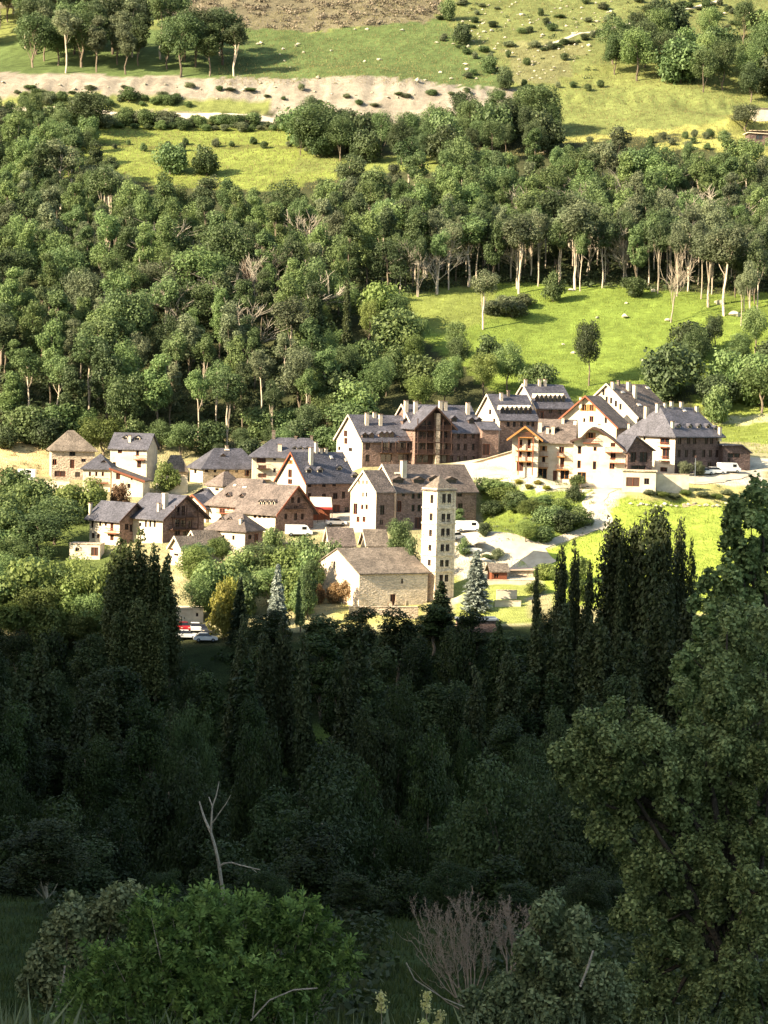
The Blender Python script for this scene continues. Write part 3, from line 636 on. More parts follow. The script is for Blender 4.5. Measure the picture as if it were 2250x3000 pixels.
b.dormer(800, 400, 56, 60, wm=M_stone); b.dormer(1190, 385, 50, 66, wm=M_stoned); b.dormer(1330, 400, 50, 70, n=2, dx=60, wm=M_stoned)
merge_wing(hotel, b)
b = wing(hotel, 'tmp', None, None, 'c3', 868, 730, 495.5, 24, 290, 9)
b.prof('y', hm(b, 325), hm(b, 150))
for yy in (485, 575, 675): b.win('R', 935, yy, 100, 66, 'w'); b.win('R', 1090, yy, 90, 66, 'w')
b.win('R', 960, 395, 90, 50); b.win('R', 1085, 395, 80, 50)
b.walls(M_woodd, M_stone).roof(M_slate, .9, end=1.5, verge=M_woodd)
for yy in (440, 540, 635): b.balcony('R', 872, 1150, yy, 1.3, rm=M_woodd, posts=5)
b.box('stone_pier', M_stonel, (b.R * .52, -1.25, -4), (b.R * .52 + .9, -.01, b.H + 2.6))
merge_wing(hotel, b)
b = wing(hotel, 'tmp', None, None, 'c3', 1412, 740, 502, 20, 135, 8)
b.prof('x', hm(b, 300), hm(b, 60)); b.win('R', 1450, 600, 60, 90, 'door'); b.walls(M_stone).roof(M_slate, .3); merge_wing(hotel, b)
# --- 16 back row
b = Bld('back_row_house', 'house with white stepped gable and zigzag dormers right behind the dark hotel', 'house', 'c4', 372, 900, 512, 26, 373, 10.8, group='zigzag-dormered houses of the back row')
b.prof('x', hm(b, 312), hm(b, 228))
for xx in (460, 520, 590, 650, 700): b.win('R', xx, 640, 30, 50)
b.win('L', 285, 520, 22, 50); b.win('L', 325, 610, 20, 50)
b.walls(M_stone, M_white).roof(M_slate, .5, verge=M_white); b.dormer(402, 548, 44, 96, n=7, dx=45, wm=M_slate, pitch=1.3, rm=M_white)
b.chimney(392, 415, 30, 80); b.chimney(462, 375, 26, 60, M_slatel)
b = Bld('back_row_house', 'highest house of the back row with white coping, three chimneys and zigzag dormers', 'house', 'c4', 727, 800, 521, 26, 375, 11.4, group='zigzag-dormered houses of the back row')
b.prof('x', hm(b, 325), hm(b, 215)); b.win('R', 870, 510, 34, 50); b.win('R', 960, 520, 34, 50); b.win('R', 865, 610, 30, 60); b.win('R', 790, 560, 30, 90, 'r'); b.win('L', 560, 330, 40, 50)
b.walls(M_stoned, M_white).roof(M_slate, .5, verge=M_white); b.dormer(738, 432, 43, 92, n=7, dx=43, wm=M_slate, pitch=1.3, rm=M_white)
for xx in (628, 765, 818): b.chimney(xx, 275, 26, 70)
b = Bld('cream_gabled_house', 'broad cream gabled house with small orange shuttered windows above the white front row', 'house', 'c4', 1510, 800, 505, 58, 130, 14.2)
b.prof('x', hm(b, 150), hm(b, 270)); b.win('L', 1200, 480, 40, 66, 'o', 2, 72); b.win('L', 1270, 590, 40, 60, 'r'); b.win('L', 1410, 600, 22, 60); b.win('L', 1200, 600, 20, 40, 'w')
b.walls(M_stone, M_cream).roof(M_slateb, .9, end=1.0, verge=M_wood); b.chimney(1168, 385, 30, 50)
b = Bld('brown_gabled_house', 'tall house with white gable, brown roof and large chimneys at the back right', 'house', 'c5', 382, 720, 516, 50, 420, 16)
b.prof('x', hm(b, 160), hm(b, 300))
for xx, yy in ((90, 400), (135, 410), (180, 440), (225, 470), (60, 330)): b.win('L', xx, yy, 22, 60, 'w')
b.walls(M_stone, M_white).roof(M_slateb, .7, verge=M_white)
b.chimney(150, 300, 34, 70); b.chimney(300, 320, 36, 90); b.chimney(362, 390, 38, 130); b.chimney(205, 270, 26, 50, M_slatel)
for xx, yy in ((240, 335), (400, 460), (485, 295)): b.skylight(xx, yy, 60, 26)
# --- 18 white front row
b = Bld('balcony_chalet', 'white chalet with three tiers of red-brown balconies under a wide gable', 'chalet', 'c4', 492, 1130, 470, -7, 250, 9)
b.prof('y', hm(b, 370), hm(b, 95)); b.win('R', 585, 830, 26, 80, 'r'); b.win('R', 665, 830, 30, 90, 'r'); b.win('R', 580, 930, 26, 70, 'r'); b.win('R', 660, 930, 34, 60, 'r'); b.win('R', 575, 1050, 64, 90, 'door'); b.win('R', 660, 1020, 40, 50, 'r'); b.win('R', 600, 720, 100, 40, 'r')
b.walls(M_white).roof(M_slateb, 1.0, end=1.6, verge=M_woodo)
b.balcony('R', 535, 715, 895, 1.2, rm=M_wood, sm=M_woodo); b.balcony('R', 535, 700, 1000, 1.2, rm=M_wood, sm=M_woodo); b.balcony('R', 560, 700, 765, 1.2, rm=M_wood, sm=M_woodo)
for q in (.25, .8): b.box('balcony_post', M_wood, (b.R * q, -1.25, 0), (b.R * q + .2, -1.05, b.H))
b = Bld('long_white_house', 'long white house with brown slate roof and small red balconies between two chalets', 'house', 'c4', 744, 1215, 472.5, -7, 340, 9)
b.prof('x', hm(b, 425), hm(b, 190)); b.win('R', 805, 875, 34, 50, 'o'); b.win('R', 980, 890, 50, 60, 'r'); b.win('R', 805, 980, 32, 60, 'r'); b.win('R', 985, 1010, 40, 90, 'r'); b.win('R', 795, 1120, 84, 100, 'o', name='garage_door'); b.win('R', 915, 1140, 40, 100, 'door', name='door'); b.win('R', 1010, 1130, 84, 90, 'o', name='garage_door')
b.walls(M_white).roof(M_slateb, .8)
for x0, x1, yy in ((765, 850, 950), (750, 850, 1060), (940, 1030, 955), (925, 1040, 1080)): b.balcony('R', x0, x1, yy, .9, rm=M_wood, sm=M_woodo)
b.chimney(770, 720, 34, 100); b.chimney(842, 735, 20, 60); b.chimney(895, 740, 30, 80); b.chimney(992, 640, 26, 60); b.skylight(1110, 640, 30, 44); b.dormer(945, 720, 50, 60, wm=M_slateb)
b = Bld('curved_roof_house', 'big white house with sweeping curved brown gable roof right of the long white house', 'house', 'c4', 1086, 1250, 470, -7, 515, 10)
b.prof('y', 0, 0, pts=[(0, hm(b, 450)), (.14, hm(b, 475)), (.26, hm(b, 545)), (.34, hm(b, 575)), (.46, hm(b, 560)), (.72, hm(b, 470)), (1, hm(b, 345))]); b.H = b.pr[0][1]
b.win('R', 1262, 750, 50, 60, 'o'); b.win('R', 1155, 890, 34, 76, 'r'); b.win('R', 1305, 880, 32, 40, 'r'); b.win('R', 1150, 1030, 34, 76, 'r'); b.win('R', 1300, 1040, 34, 80, 'r'); b.win('R', 1480, 830, 44, 60, 'r'); b.win('R', 1480, 950, 50, 70, 'r'); b.win('R', 1470, 1045, 50, 60, 'r'); b.win('R', 1175, 1160, 84, 110, 'o', name='garage_door')
b.walls(M_white).roof(M_slateb, .7, end=1.1, verge=M_woodd)
b.balcony('R', 1405, 1565, 912, 1.1, rm=M_wood); b.balcony('R', 1450, 1585, 1015, 1.1, rm=M_wood); b.balcony('R', 1190, 1340, 822, .7, rm=M_wood)
b.dormer(1440, 720, 60, 60, wm=M_slateb) if False else None
b.chimney(1345, 690, 26, 50)
# --- 19 big right hotel
b = Bld('slate_roofed_hotel', 'big dark stone hotel at the right with huge grey hipped roof and white chimneys', 'hotel', 'c5', 748, 1110, 475, 40, 490, 13.5)
b.prof('hipx', hm(b, 368), hm(b, 255), ins=(2.5, .7))
b.win('L', 655, 805, 80, 60, 'r'); b.win('L', 665, 930, 60, 100, 'r'); b.win('L', 645, 1080, 60, 44, 'r'); b.win('L', 458, 775, 20, 40); b.win('L', 600, 790, 20, 40)
for xx in (800, 885, 945, 1060, 1110, 1180): b.win('R', xx, 800, 36, 70)
for xx in (795, 865, 940, 1035, 1100, 1165): b.win('R', xx, 925, 36, 76)
for xx in (830, 960, 1090): b.win('R', xx, 1040, 46, 60)
b.walls(M_stoned, M_white).roof(M_slate, .9)  # right face darkened for shade, left face whitened for sun
b.chimney(475, 560, 40, 120); b.chimney(585, 515, 36, 75); b.chimney(658, 485, 28, 50); b.chimney(720, 490, 30, 70); b.chimney(815, 485, 30, 70); b.chimney(965, 490, 30, 60); b.chimney(312, 690, 30, 70); b.chimney(730, 690, 30, 75); b.chimney(1190, 685, 30, 80)
for xx in (790, 900, 990, 1075, 1150): b.dormer(xx, 692, 50, 60, wm=M_white)
b.skylight(545, 635, 50, 46); b.skylight(470, 650, 30, 24); b.skylight(840, 515, 44, 30)
b.balcony('L', 610, 705, 860, .8); b.balcony('L', 620, 705, 995, .8)
b = Bld('porch_wing', 'dark arcaded wing with small triangular slate roof left of the big slate-roofed hotel', 'house', 'c5', 290, 1090, 468, 25, 255, 6, base=False)
b.prof('y', hm(b, 205), hm(b, 125), apex=.3, H2=hm(b, 205)); b.win('R', 350, 960, 60, 100, 'w'); b.win('R', 450, 960, 80, 100, 'w'); b.win('R', 400, 1060, 150, 40, 'w'); b.walls(M_stoned, M_stone).roof(M_slate, .5)
b = Bld('low_dark_house', 'low dark stone house with mono-pitch roof at the right end of the big hotel', 'house', 'ca', 780, 830, 482, 22, 560, 6)
b.prof('y', hm(b, 450), 0, pts=[(0, hm(b, 455)), (.65, hm(b, 470)), (1, hm(b, 330))]); b.H = b.pr[0][1]; b.win('R', 1000, 560, 260, 90); b.win('R', 900, 650, 60, 70); b.walls(M_stoned).roof(M_slate, .3)
b = Bld('garage', 'low cream flat-roofed garage with dark opening below the big slate-roofed hotel', 'garage', 'c5', 242, 1290, 462, -5, 320, 5)
b.prof('flat', hm(b, 195), 0); b.win('R', 345, 1200, 130, 90, 'door', name='garage_door'); b.win('R', 480, 1195, 50, 60); b.walls(M_cream).roof(M_stonel, .3, .2)
w = Bld('terrace_wall', 'bright white terrace wall running right from the cream garage', 'wall', 'c5', 565, 1265, 464, 8, 330, .6)
w.prof('flat', hm(w, 140), 0); w.walls(M_white).roof(M_stonel, .05, .1, name='coping')
w = Bld('retaining_wall', 'long white curved retaining wall left of the balcony chalet', 'wall', 'c4', 40, 1090, 489, -16, 455, .8, base=False)
w.prof('mono', hm(w, 55), 0, H2=hm(w, 205)); w.walls(M_white).roof(M_white, .02, .1, name='coping')
w = Bld('retaining_wall', 'white lower wall in front of the balcony chalet', 'wall', 'c4', 160, 1200, 482, -9, 620, .7, base=False)
w.prof('flat', hm(w, 110), 0); w.walls(M_white).roof(M_white, .02, .1, name='coping')
# --- 20 centre
b = Bld('tall_white_gable_house', 'tall narrow house with blank white gable left of the bell tower', 'house', 'c3', 553, 1255, 445, 40, 148, 7.6)
b.prof('x', hm(b, 312), hm(b, 160)); b.win('L', 390, 1080, 34, 90, 'r'); b.win('L', 445, 1065, 20, 40, 'r', 2, 36); b.win('L', 412, 1165, 26, 46, 'r', 2, 48); b.win('L', 420, 865, 12, 30, 'slit', 3, 32); b.win('L', 452, 965, 12, 36, 'slit', 2, 28)
b.win('R', 608, 1090, 36, 80); b.win('R', 600, 1190, 30, 40); b.walls(M_stone, M_white).roof(M_slateb, .3, end=.2, verge=M_white)
b = Bld('large_stone_house', 'large stone house with white gable coping and wide grey-brown roof behind the bell tower', 'house', 'c3', 716, 1250, 453, 33, 665, 9.6)
b.prof('x', hm(b, 315), hm(b, 200), ins=(0, 2)); b.win('R', 745, 1060, 36, 90, 'r'); b.win('R', 858, 975, 26, 50, n=2, dx=48); b.win('R', 858, 1075, 26, 56, n=2, dx=48); b.win('R', 900, 1195, 60, 90, 'door', name='door'); b.win('R', 1235, 960, 44, 44); b.win('R', 1240, 1065, 40, 60); b.win('R', 780, 960, 26, 40); b.win('L', 690, 1085, 30, 70, 'r')
b.walls(M_stone, M_white).roof(M_slateb, .5, end=.3, verge=M_white); b.chimney(778, 825, 44, 135)
for xx, yy in ((735, 880), (905, 880), (1030, 870), (1165, 880)): b.dormer(xx, yy, 110, 60, wm=M_stone, pitch=.4)
b.skylight(730, 800, 60, 14)
b = Bld('village_cottage', 'low cottage with brown roof directly behind the church roof', 'cottage', 'c6', 330, 760, 436, 12, 185, 6)
b.prof('x', hm(b, 78), hm(b, 125)); b.win('R', 420, 715, 30, 30); b.win('R', 480, 715, 26, 30); b.walls(M_cream).roof(M_slateb, .35, verge=M_white)
b = Bld('village_cottage', 'low cottage with grey roof and white coping between the gable house and the church', 'cottage', 'c6', 630, 750, 438, 14, 155, 5.6)
b.prof('x', hm(b, 66), hm(b, 115)); b.win('R', 690, 712, 30, 26); b.walls(M_stone, M_white).roof(M_slatel, .35, verge=M_white)
b = Bld('stone_outhouse', 'flat pale-roofed outhouse among the shrubs in front of the timber gable house', 'outhouse', 'c9', 470, 1010, 440, 8, 440, 4)
b.prof('mono', hm(b, 80), 0, H2=hm(b, 95)); b.walls(M_stonel).roof(M_slatel, .3)
# --- 21 church
b = Bld('church', 'plain Romanesque stone church nave with white sunlit gable and pale slate roof', 'church', 'c6', 556, 1165, 415, 27, 560, 17.8)
b.prof('x', hm(b, 250), hm(b, 172), H2=hm(b, 250) + .3); b.win('L', 360, 845, 12, 66, 'slit'); b.win('R', 907, 975, 14, 40, 'slit'); b.win('R', 832, 1125, 44, 90, 'door', name='door')
b.walls(M_church).roof(M_slatel, .35, end=.25); church = b
b = Bld('bell_tower', 'tall slender Romanesque stone bell tower with arched double windows on six storeys', 'tower', 'c6', 1170, 1130, 421.5, 38, 150, 3.95)
TH = hm(b, 900); b.prof('hipx', TH, 2.3, ins=(b.R / 2 - .02, b.R / 2 - .02))
lev = [(300, 78), (455, 66), (575, 66), (700, 60), (825, 56), (945, 56)]
for yy, hh in lev:
    cx = 1268 - (yy - 300) * .035; b.win('R', cx - 21, yy + 6, 30, hh, 'slit'); b.win('R', cx + 21, yy + 6, 30, hh, 'slit')
for yy, hh in ((310, 70), (455, 60), (585, 56), (705, 50), (825, 50)): b.win('L', 1148 - (yy - 300) * .04, yy, 24, hh, 'slit')
b.walls(M_church).roof(M_slatel, .3, .15)
# string courses and corner pilasters, proud of the wall
for yy in (230, 385, 512, 645, 768, 895):
    z = b.onface('R', 1195, yy)[1]; t = .17
    cb = MB(); cb.box((-t, -t, z - .14), (b.R + t, -.002, z + .14)); cb.box((-t, -.002, z - .14), (-.002, b.L + t, z + .14)); cb.add('string_course', M_church, b.root)
for x0 in (-.07, b.R - .38): b.box('corner_pilaster', M_church, (x0, -.11, -5), (x0 + .45, -.003, TH - .1))
for yy in (340, 480, 608, 735, 860):
    z = b.onface('R', 1268, yy)[1]; q = MB()
    for k_ in range(7): q.box((.45 + (b.R - .95) * k_ / 7, -.1, z - .1), (.45 + (b.R - .95) * k_ / 7 + .17, -.003, z + .1))
    q.add('arched_corbel_band', M_church, b.root)
b.box('corner_pilaster', M_church, (-.07, b.L - .38, -5), (-.003, b.L + .07, TH - .1))
w = Bld('churchyard_wall', 'yellowish stone churchyard wall below the church door', 'wall', 'c6', 480, 1290, 409, 12, 560, .6)
w.prof('flat', hm(w, 105), 0); w.walls(M_stonel).roof(M_stonel, .08, .12, name='coping')
b = Bld('small_cabin', 'small red-brown cabin with grey roof right of the blue spruce', 'cabin', 'cb', 580, 1035, 426, 14, 190, 2.6)
b.prof('x', hm(b, 110), hm(b, 75)); b.win('R', 640, 985, 60, 60, 'r'); b.walls(M_wood).roof(M_slatel, .3)
b = Bld('long_low_outbuilding', 'long low outbuilding with pinkish roof right of the small cabin', 'outbuilding', 'cb', 790, 1000, 430, 6, 300, 4)
b.prof('mono', 1.2, 0, H2=1.3); b.walls(M_stonel).roof(mat('pink_tile', (.5, .38, .31), (.4, .3, .24), 2, .9), .3)
b = Bld('shaded_outbuilding', 'low outbuilding with blue-grey metal roof in the shade below the churchyard', 'outbuilding', 'c7', 120, 1375, 398, 4, 310, 5)
b.prof('mono', 1.6, 0, H2=1.75); b.walls(M_stone).roof(M_metal, .3)
b = Bld('white_roadside_building', 'low white building above the parked cars left of the yellow tree', 'building', 'c8', 1100, 1030, 412, 4, 268, 4)
b.prof('flat', hm(b, 110), 0); b.win('R', 1320, 970, 20, 30); b.walls(M_white).roof(M_white, .1, .12)
# walls along the fields and terraces
for n_, (lab, crop, X, Yp, Y, a, R_, h_) in enumerate([
    ('pale terrace wall right of the blue spruce', 'cb', 520, 1090, 423, 5, 560, 55), ('lower terrace wall above the shaded outbuilding', 'cb', 620, 1350, 412, 4, 320, 60),
    ('short cream wall between the terraces by the poplars', 'cb', 640, 1260, 416, 4, 250, 100), ('dry stone wall below the parked white cars', 'ca', 0, 1580, 462, 4, 1080, 60)]):
    w = Bld('terrace_wall' if n_ < 3 else 'dry_stone_wall', lab, 'wall', crop, X, Yp, Y, a, R_, .5)
    w.prof('flat', hm(w, h_), 0); w.walls(M_cream if n_ < 3 else M_stonel).roof(M_stonel, .05, .1, name='coping')
# far right buildings above the wood, one at the left edge
b = Bld('barn', 'pale-roofed hillside barn at the right edge above the wood', 'barn', 'c0', 2195, 420, 752, 4, 70, 6); b.prof('mono', 3.2, 0, H2=2.9); b.win('R', 2225, 402, 20, 14, 'w'); b.walls(M_stoned).roof(M_white, .7)
b = Bld('barn', 'flat-roofed dark shed at the right edge below the upper field', 'barn', 'c0', 2200, 408 - 10, 772, 4, 70, 5); b.prof('mono', 1.6, 0, H2=1.7); b.walls(M_stoned).roof(M_stonel, .3)
b = Bld('hillside_house', 'cream-fronted house half out of the frame at the upper right edge', 'house', 'c0', 2208, 345, 780, 4, 70, 6); b.prof('flat', 3.0, 0); b.walls(M_cream).roof(M_slatel, .3)
b = Bld('field_hut', 'tiny white hut below the trees at the edge of the upper field', 'hut', 'c0', 1582, 446, 735, 10, 22, 2.2); b.prof('mono', 1.8, 0, H2=2.1); b.walls(M_white).roof(M_white, .1, .1)
b = Bld('edge_house', 'narrow strip of a pink house at the left edge inside the wood', 'house', 'c0', -40, 1075, 560, 4, 45, 5); b.prof('flat', 6.5, 0); b.walls(mat('pink_render', (.5, .36, .3), None, 2)).roof(M_slateb, .3)
# ------------------------------------------------------------------ ground mesh
fit_ground()
_G = {}
def build_ground():
    ys = np.concatenate([np.arange(-380, 20, 20), np.arange(20, 130, 2), np.arange(130, 380, 3), np.arange(380, 560, 1.3), np.arange(560, 960, 2.0), np.arange(960, 1900, 20)])
    xs = np.concatenate([np.arange(-620, -150, 12), np.arange(-150, 150, 1.6), np.arange(150, 630, 12)])
    X, Y = np.meshgrid(xs, ys); Z = H(X, Y); n0, n1 = X.shape
    co = np.stack([X, Y, Z], -1).reshape(-1, 3)
    idx = np.arange(n0 * n1).reshape(n0, n1)
    q = np.stack([idx[:-1, :-1], idx[:-1, 1:], idx[1:, 1:], idx[1:, :-1]], -1).reshape(-1, 4)
    me = bpy.data.meshes.new('ground'); me.vertices.add(len(co)); me.vertices.foreach_set('co', co.ravel())
    me.loops.add(q.size); me.loops.foreach_set('vertex_index', q.ravel()); me.polygons.add(len(q))
    me.polygons.foreach_set('loop_start', np.arange(0, q.size, 4)); me.polygons.foreach_set('loop_total', np.full(len(q), 4)); me.update()
    me.polygons.foreach_set('use_smooth', np.ones(len(q), bool))
    pp = proj(co); px, py = pp[:, 0].copy(), pp[:, 1].copy(); yy = co[:, 1]; xx = co[:, 0]
    px += 14 * np.sin(xx * .35 + yy * .21) + 6 * np.sin(xx * .9 + 1); py += 4 * np.sin(xx * .23 + yy * .4) + 2.5 * np.sin(xx * .8 + yy)
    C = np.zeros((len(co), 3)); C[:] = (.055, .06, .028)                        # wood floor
    C[yy < 400] = (.025, .038, .014); C[(yy >= 20) & (yy < 135)] = (.03, .05, .015)  # valley and near ground darkened in colour for their shade
    def z(poly, col, y0=0, y1=3000, blend=1.0):
        m_ = inpoly(px, py, poly) & (yy > y0) & (yy < y1); C[m_] = C[m_] * (1 - blend) + np.array(col) * blend
    z([(-900, -2500), (3200, -2500), (3200, 330), (-900, 330)], (.17, .19, .065), 760)                       # upper slopes
    z([(-300, -300), (1250, -300), (1300, 55), (1150, 70), (880, 95), (640, 75), (400, 30), (-300, 20)], (.15, .13, .085), 800)
    z([(600, 75), (900, 95), (1300, 55), (1500, 240), (1450, 275), (700, 250), (500, 235), (-300, 215), (-300, 140)], (.09, .125, .045), 780)
    z([(1290, -200), (2700, -200), (2700, 110), (2100, 90), (1700, 210), (1480, 240), (1330, 90)], (.14, .16, .06), 780)
    z([(1480, 120), (1720, 120), (1640, 250), (1490, 240)], (.17, .17, .08), 780)
    z([(-300, 295), (1200, 355), (1200, 378), (-300, 345)], (.2, .21, .08), 760)
    z([(-300, 345), (850, 375), (990, 470), (980, 520), (800, 570), (480, 540), (-300, 470)], (.18, .215, .055), 700)      # bright strip meadow
    z([(280, 425), (1400, 430), (1400, 440), (280, 432)], (.12, .13, .04), 700)
    z([(850, 460), (1330, 455), (1330, 500), (850, 505)], (.17, .2, .06), 700)
    z([(1620, 272), (2000, 245), (2190, 320), (2170, 380), (1950, 390), (1590, 425)], (.165, .19, .065), 720)
    z([(1590, 408), (1950, 376), (2170, 368), (2160, 384), (1950, 392), (1590, 426)], (.32, .31, .1), 720)
    z([(2160, 330), (2400, 330), (2400, 520), (2100, 440), (1900, 440)], (.28, .28, .09), 700)
    z([(1180, 860), (1600, 820), (1900, 850), (2400, 870), (2400, 1020), (1950, 1150), (1500, 1190), (1300, 1050), (1180, 950)], (.15, .205, .045), 500, 700)
    z([(1180, 860), (1420, 830), (1460, 930), (1300, 980), (1180, 960)], (.17, .19, .06), 500, 700, .7)
    z([(2050, 1160), (2400, 1150), (2400, 1330), (2090, 1330)], (.2, .24, .06), 480, 620)
    z([(2050, 1225), (2400, 1215), (2400, 1235), (2050, 1240)], (.5, .46, .3), 480, 620, .7)
    z([(-200, 1300), (700, 1290), (1400, 1290), (2400, 1300), (2400, 1820), (-200, 1880)], (.3, .27, .15), 401, 535)   # village ground
    z([(-200, 1300), (150, 1300), (150, 1395), (-200, 1400)], (.5, .38, .2), 470, 540)
    z([(1360, 1520), (1520, 1500), (1640, 1600), (1640, 1720), (1500, 1790), (1300, 1790), (1290, 1520)], (.48, .42, .33), 401, 470)
    z([(850, 1490), (1150, 1490), (1150, 1560), (850, 1560)], (.55, .47, .37), 430, 490)
    z([(1380, 1400), (1720, 1400), (1750, 1440), (1700, 1560), (1560, 1600), (1400, 1560)], (.16, .21, .05), 430, 485)
    z([(1340, 1345), (2250, 1345), (2250, 1425), (1700, 1440), (1350, 1410)], (.5, .45, .36), 440, 500)
    z([(1790, 1455), (2150, 1465), (2400, 1470), (2400, 1820), (1900, 1780), (1640, 1780), (1520, 1640), (1750, 1550)], (.27, .34, .065), 401, 470)
    z([(1720, 1420), (1820, 1425), (1790, 1470), (1780, 1545), (1730, 1545), (1720, 1470)], (.5, .45, .36), 430, 485)
    z([(1880, 1420), (2200, 1420), (2250, 1475), (1850, 1465)], (.36, .33, .14), 440, 485)
    z([(1330, 1690), (1560, 1710), (1560, 1830), (1330, 1830)], (.27, .3, .09), 398, 440)
    z([(1000, 1770), (1260, 1770), (1260, 1830), (1000, 1830)], (.4, .36, .14), 398, 430)
    z([(770, 2120), (1020, 2120), (1020, 2260), (770, 2260)], (.08, .12, .03), 300, 380)
    # steep cut bank of bare soil below the upper slope
    gz = np.abs(np.gradient(Z, axis=0) / np.gradient(ys)[:, None]).ravel()
    soil = (yy > np.where(px < 800, 790, 783)) & (yy < 801) & (px < 1500 + 10 * np.sin(yy)) & (gz > .42)
    C[soil] = (.26, .225, .185)
    z([(-300, 205), (400, 222), (1000, 236), (1480, 262), (1490, 300), (1420, 345), (1160, 368), (1000, 350), (860, 300), (420, 283), (200, 262), (-300, 258)], (.26, .225, .185), 778, 806)
    z([(-300, 300), (840, 345), (840, 358), (-300, 325)], (.25, .21, .17), 770, 800)
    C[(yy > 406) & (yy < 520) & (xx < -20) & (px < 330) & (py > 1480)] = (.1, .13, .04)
    rs = np.random.RandomState(3)
    C *= (1 + .12 * rs.randn(len(C), 1)).clip(.7, 1.35)
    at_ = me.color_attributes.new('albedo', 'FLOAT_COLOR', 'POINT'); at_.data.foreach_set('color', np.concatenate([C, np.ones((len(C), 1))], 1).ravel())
    m = bpy.data.materials.new('ground_cover'); m.use_nodes = True; n = m.node_tree.nodes; l = m.node_tree.links; b = n['Principled BSDF']
    b.inputs['Roughness'].default_value = .95; b.inputs['Specular IOR Level'].default_value = .1
    a = n.new('ShaderNodeAttribute'); a.attribute_name = 'albedo'; tc = n.new('ShaderNodeTexCoord'); out = a.outputs['Color']
    for sc, lo, hi, st in ((.09, .82, 1.15, (1, 1, 1)), (.5, .82, 1.16, (1, 2.2, 1)), (3.5, .8, 1.18, (1, 1, 1))):
        mp = n.new('ShaderNodeMapping'); mp.inputs['Scale'].default_value = st; l.new(tc.outputs['Object'], mp.inputs[0])
        nz = n.new('ShaderNodeTexNoise'); nz.inputs['Scale'].default_value = sc; nz.inputs['Detail'].default_value = 5; l.new(mp.outputs[0], nz.inputs['Vector'])
        mr = n.new('ShaderNodeMapRange'); mr.inputs['From Min'].default_value = .32; mr.inputs['From Max'].default_value = .68; mr.inputs['To Min'].default_value = lo; mr.inputs['To Max'].default_value = hi
        l.new(nz.outputs['Fac'], mr.inputs['Value']); mx = n.new('ShaderNodeMixRGB'); mx.blend_type = 'MULTIPLY'; mx.inputs['Fac'].default_value = 1
        l.new(out, mx.inputs['Color1']); l.new(mr.outputs[0], mx.inputs['Color2']); out = mx.outputs['Color']
    l.new(out, b.inputs['Base Color'])
    bp = n.new('ShaderNodeBump'); bp.inputs['Strength'].default_value = .8; bp.inputs['Distance'].default_value = .5; l.new(nz.outputs['Fac'], bp.inputs['Height']); l.new(bp.outputs[0], b.inputs['Normal'])
    me.materials.append(m); o = link('ground', me); o['kind'] = 'structure'; return o
build_ground()

def ribbon(name, pts, width, m, off=.09, kind='structure', step=1.0):
    W_ = [hit(*p[:2]) if len(p) == 2 else at(p[0], p[2]) for p in pts]; W_ = [p for p in W_ if p]
    P_ = []
    for a, b_ in zip(W_[:-1], W_[1:]):
        n = max(1, int((b_ - a).length / step)); P_ += [a.lerp(b_, t / n) for t in range(n)]
    P_.append(W_[-1]); A = np.array([(p.x, p.y) for p in P_])
    for _ in range(3): A[1:-1] = (A[:-2] + A[1:-1] * 2 + A[2:]) / 4
    T = np.gradient(A, axis=0); T /= np.linalg.norm(T, axis=1)[:, None] + 1e-9; N = np.stack([-T[:, 1], T[:, 0]], 1)
    mb = MB(); k = np.linspace(-.5, .5, 5); v = []
    for i in range(len(A)):
        for q in k: x, y = A[i] + N[i] * q * width * (1 + .08 * math.sin(i * 1.3 + q * 4)); v.append((x, y))
    v = np.array(v); zz = H(v[:, 0], v[:, 1]) + off; mb.v = [(a, b_, c) for (a, b_), c in zip(v, zz)]
    for i in range(len(A) - 1):
        for j in range(4): mb.f.append((i * 5 + j, i * 5 + j + 1, i * 5 + 6 + j, i * 5 + 5 + j))
    o = mb.add(name, m, smooth=True); o['kind'] = kind; return o
ribbon('path', [(1790, 1432), (1750, 1450), (1735, 1475), (1755, 1505), (1768, 1530), (1740, 1545)], 4.2, M_path)
ribbon('path', [(1765, 1538), (1700, 1560), (1640, 1582), (1560, 1608), (1500, 1625)], 2.2, M_path)
ribbon('road', [(1330, 1580), (1450, 1570), (1520, 1590), (1560, 1620), (1600, 1660)], 5.0, M_path)
ribbon('road', [(1560, 1420), (1750, 1425), (1900, 1415), (2050, 1405), (2200, 1385)], 5.5, M_path, off=.12)

ribbon('road', [(-60, 316), (200, 326), (500, 342), (840, 357)], 4.0, M_path)

# ------------------------------------------------------------------ plants
def quads(name, V, tone, m, extra=None):
    """V (n,k,3) leaf polygons with a tone each"""
    n, k = V.shape[:2]; me = bpy.data.meshes.new(name)
    me.vertices.add(n * k); me.vertices.foreach_set('co', V.astype(np.float32).ravel())
    me.loops.add(n * k); me.loops.foreach_set('vertex_index', np.arange(n * k)); me.polygons.add(n)
    me.polygons.foreach_set('loop_start', np.arange(0, n * k, k)); me.polygons.foreach_set('loop_total', np.full(n, k)); me.update()
    a = me.attributes.new('tone', 'FLOAT', 'POINT'); a.data.foreach_set('value', np.repeat(tone.clip(0, 1), k).astype(np.float32))
    me.materials.append(m); return me
def unit(v): return v / (np.linalg.norm(v, axis=-1, keepdims=True) + 1e-9)
def leafquads(pos, nrm, size, rng, aspect=1.7, axis=None):
    n = len(pos); r = rng.randn(n, 3) if axis is None else axis + rng.randn(n, 3) * .35
    t = unit(np.cross(nrm, r)); b = np.cross(nrm, t)
    if axis is not None: t, b = b, t
    s = size * (.6 + .8 * rng.rand(n, 1)); a = t * s * .5 * aspect; c = b * s * .5
    return np.stack([pos - a, pos - c + a * .1, pos + a, pos + c + a * .1], 1)
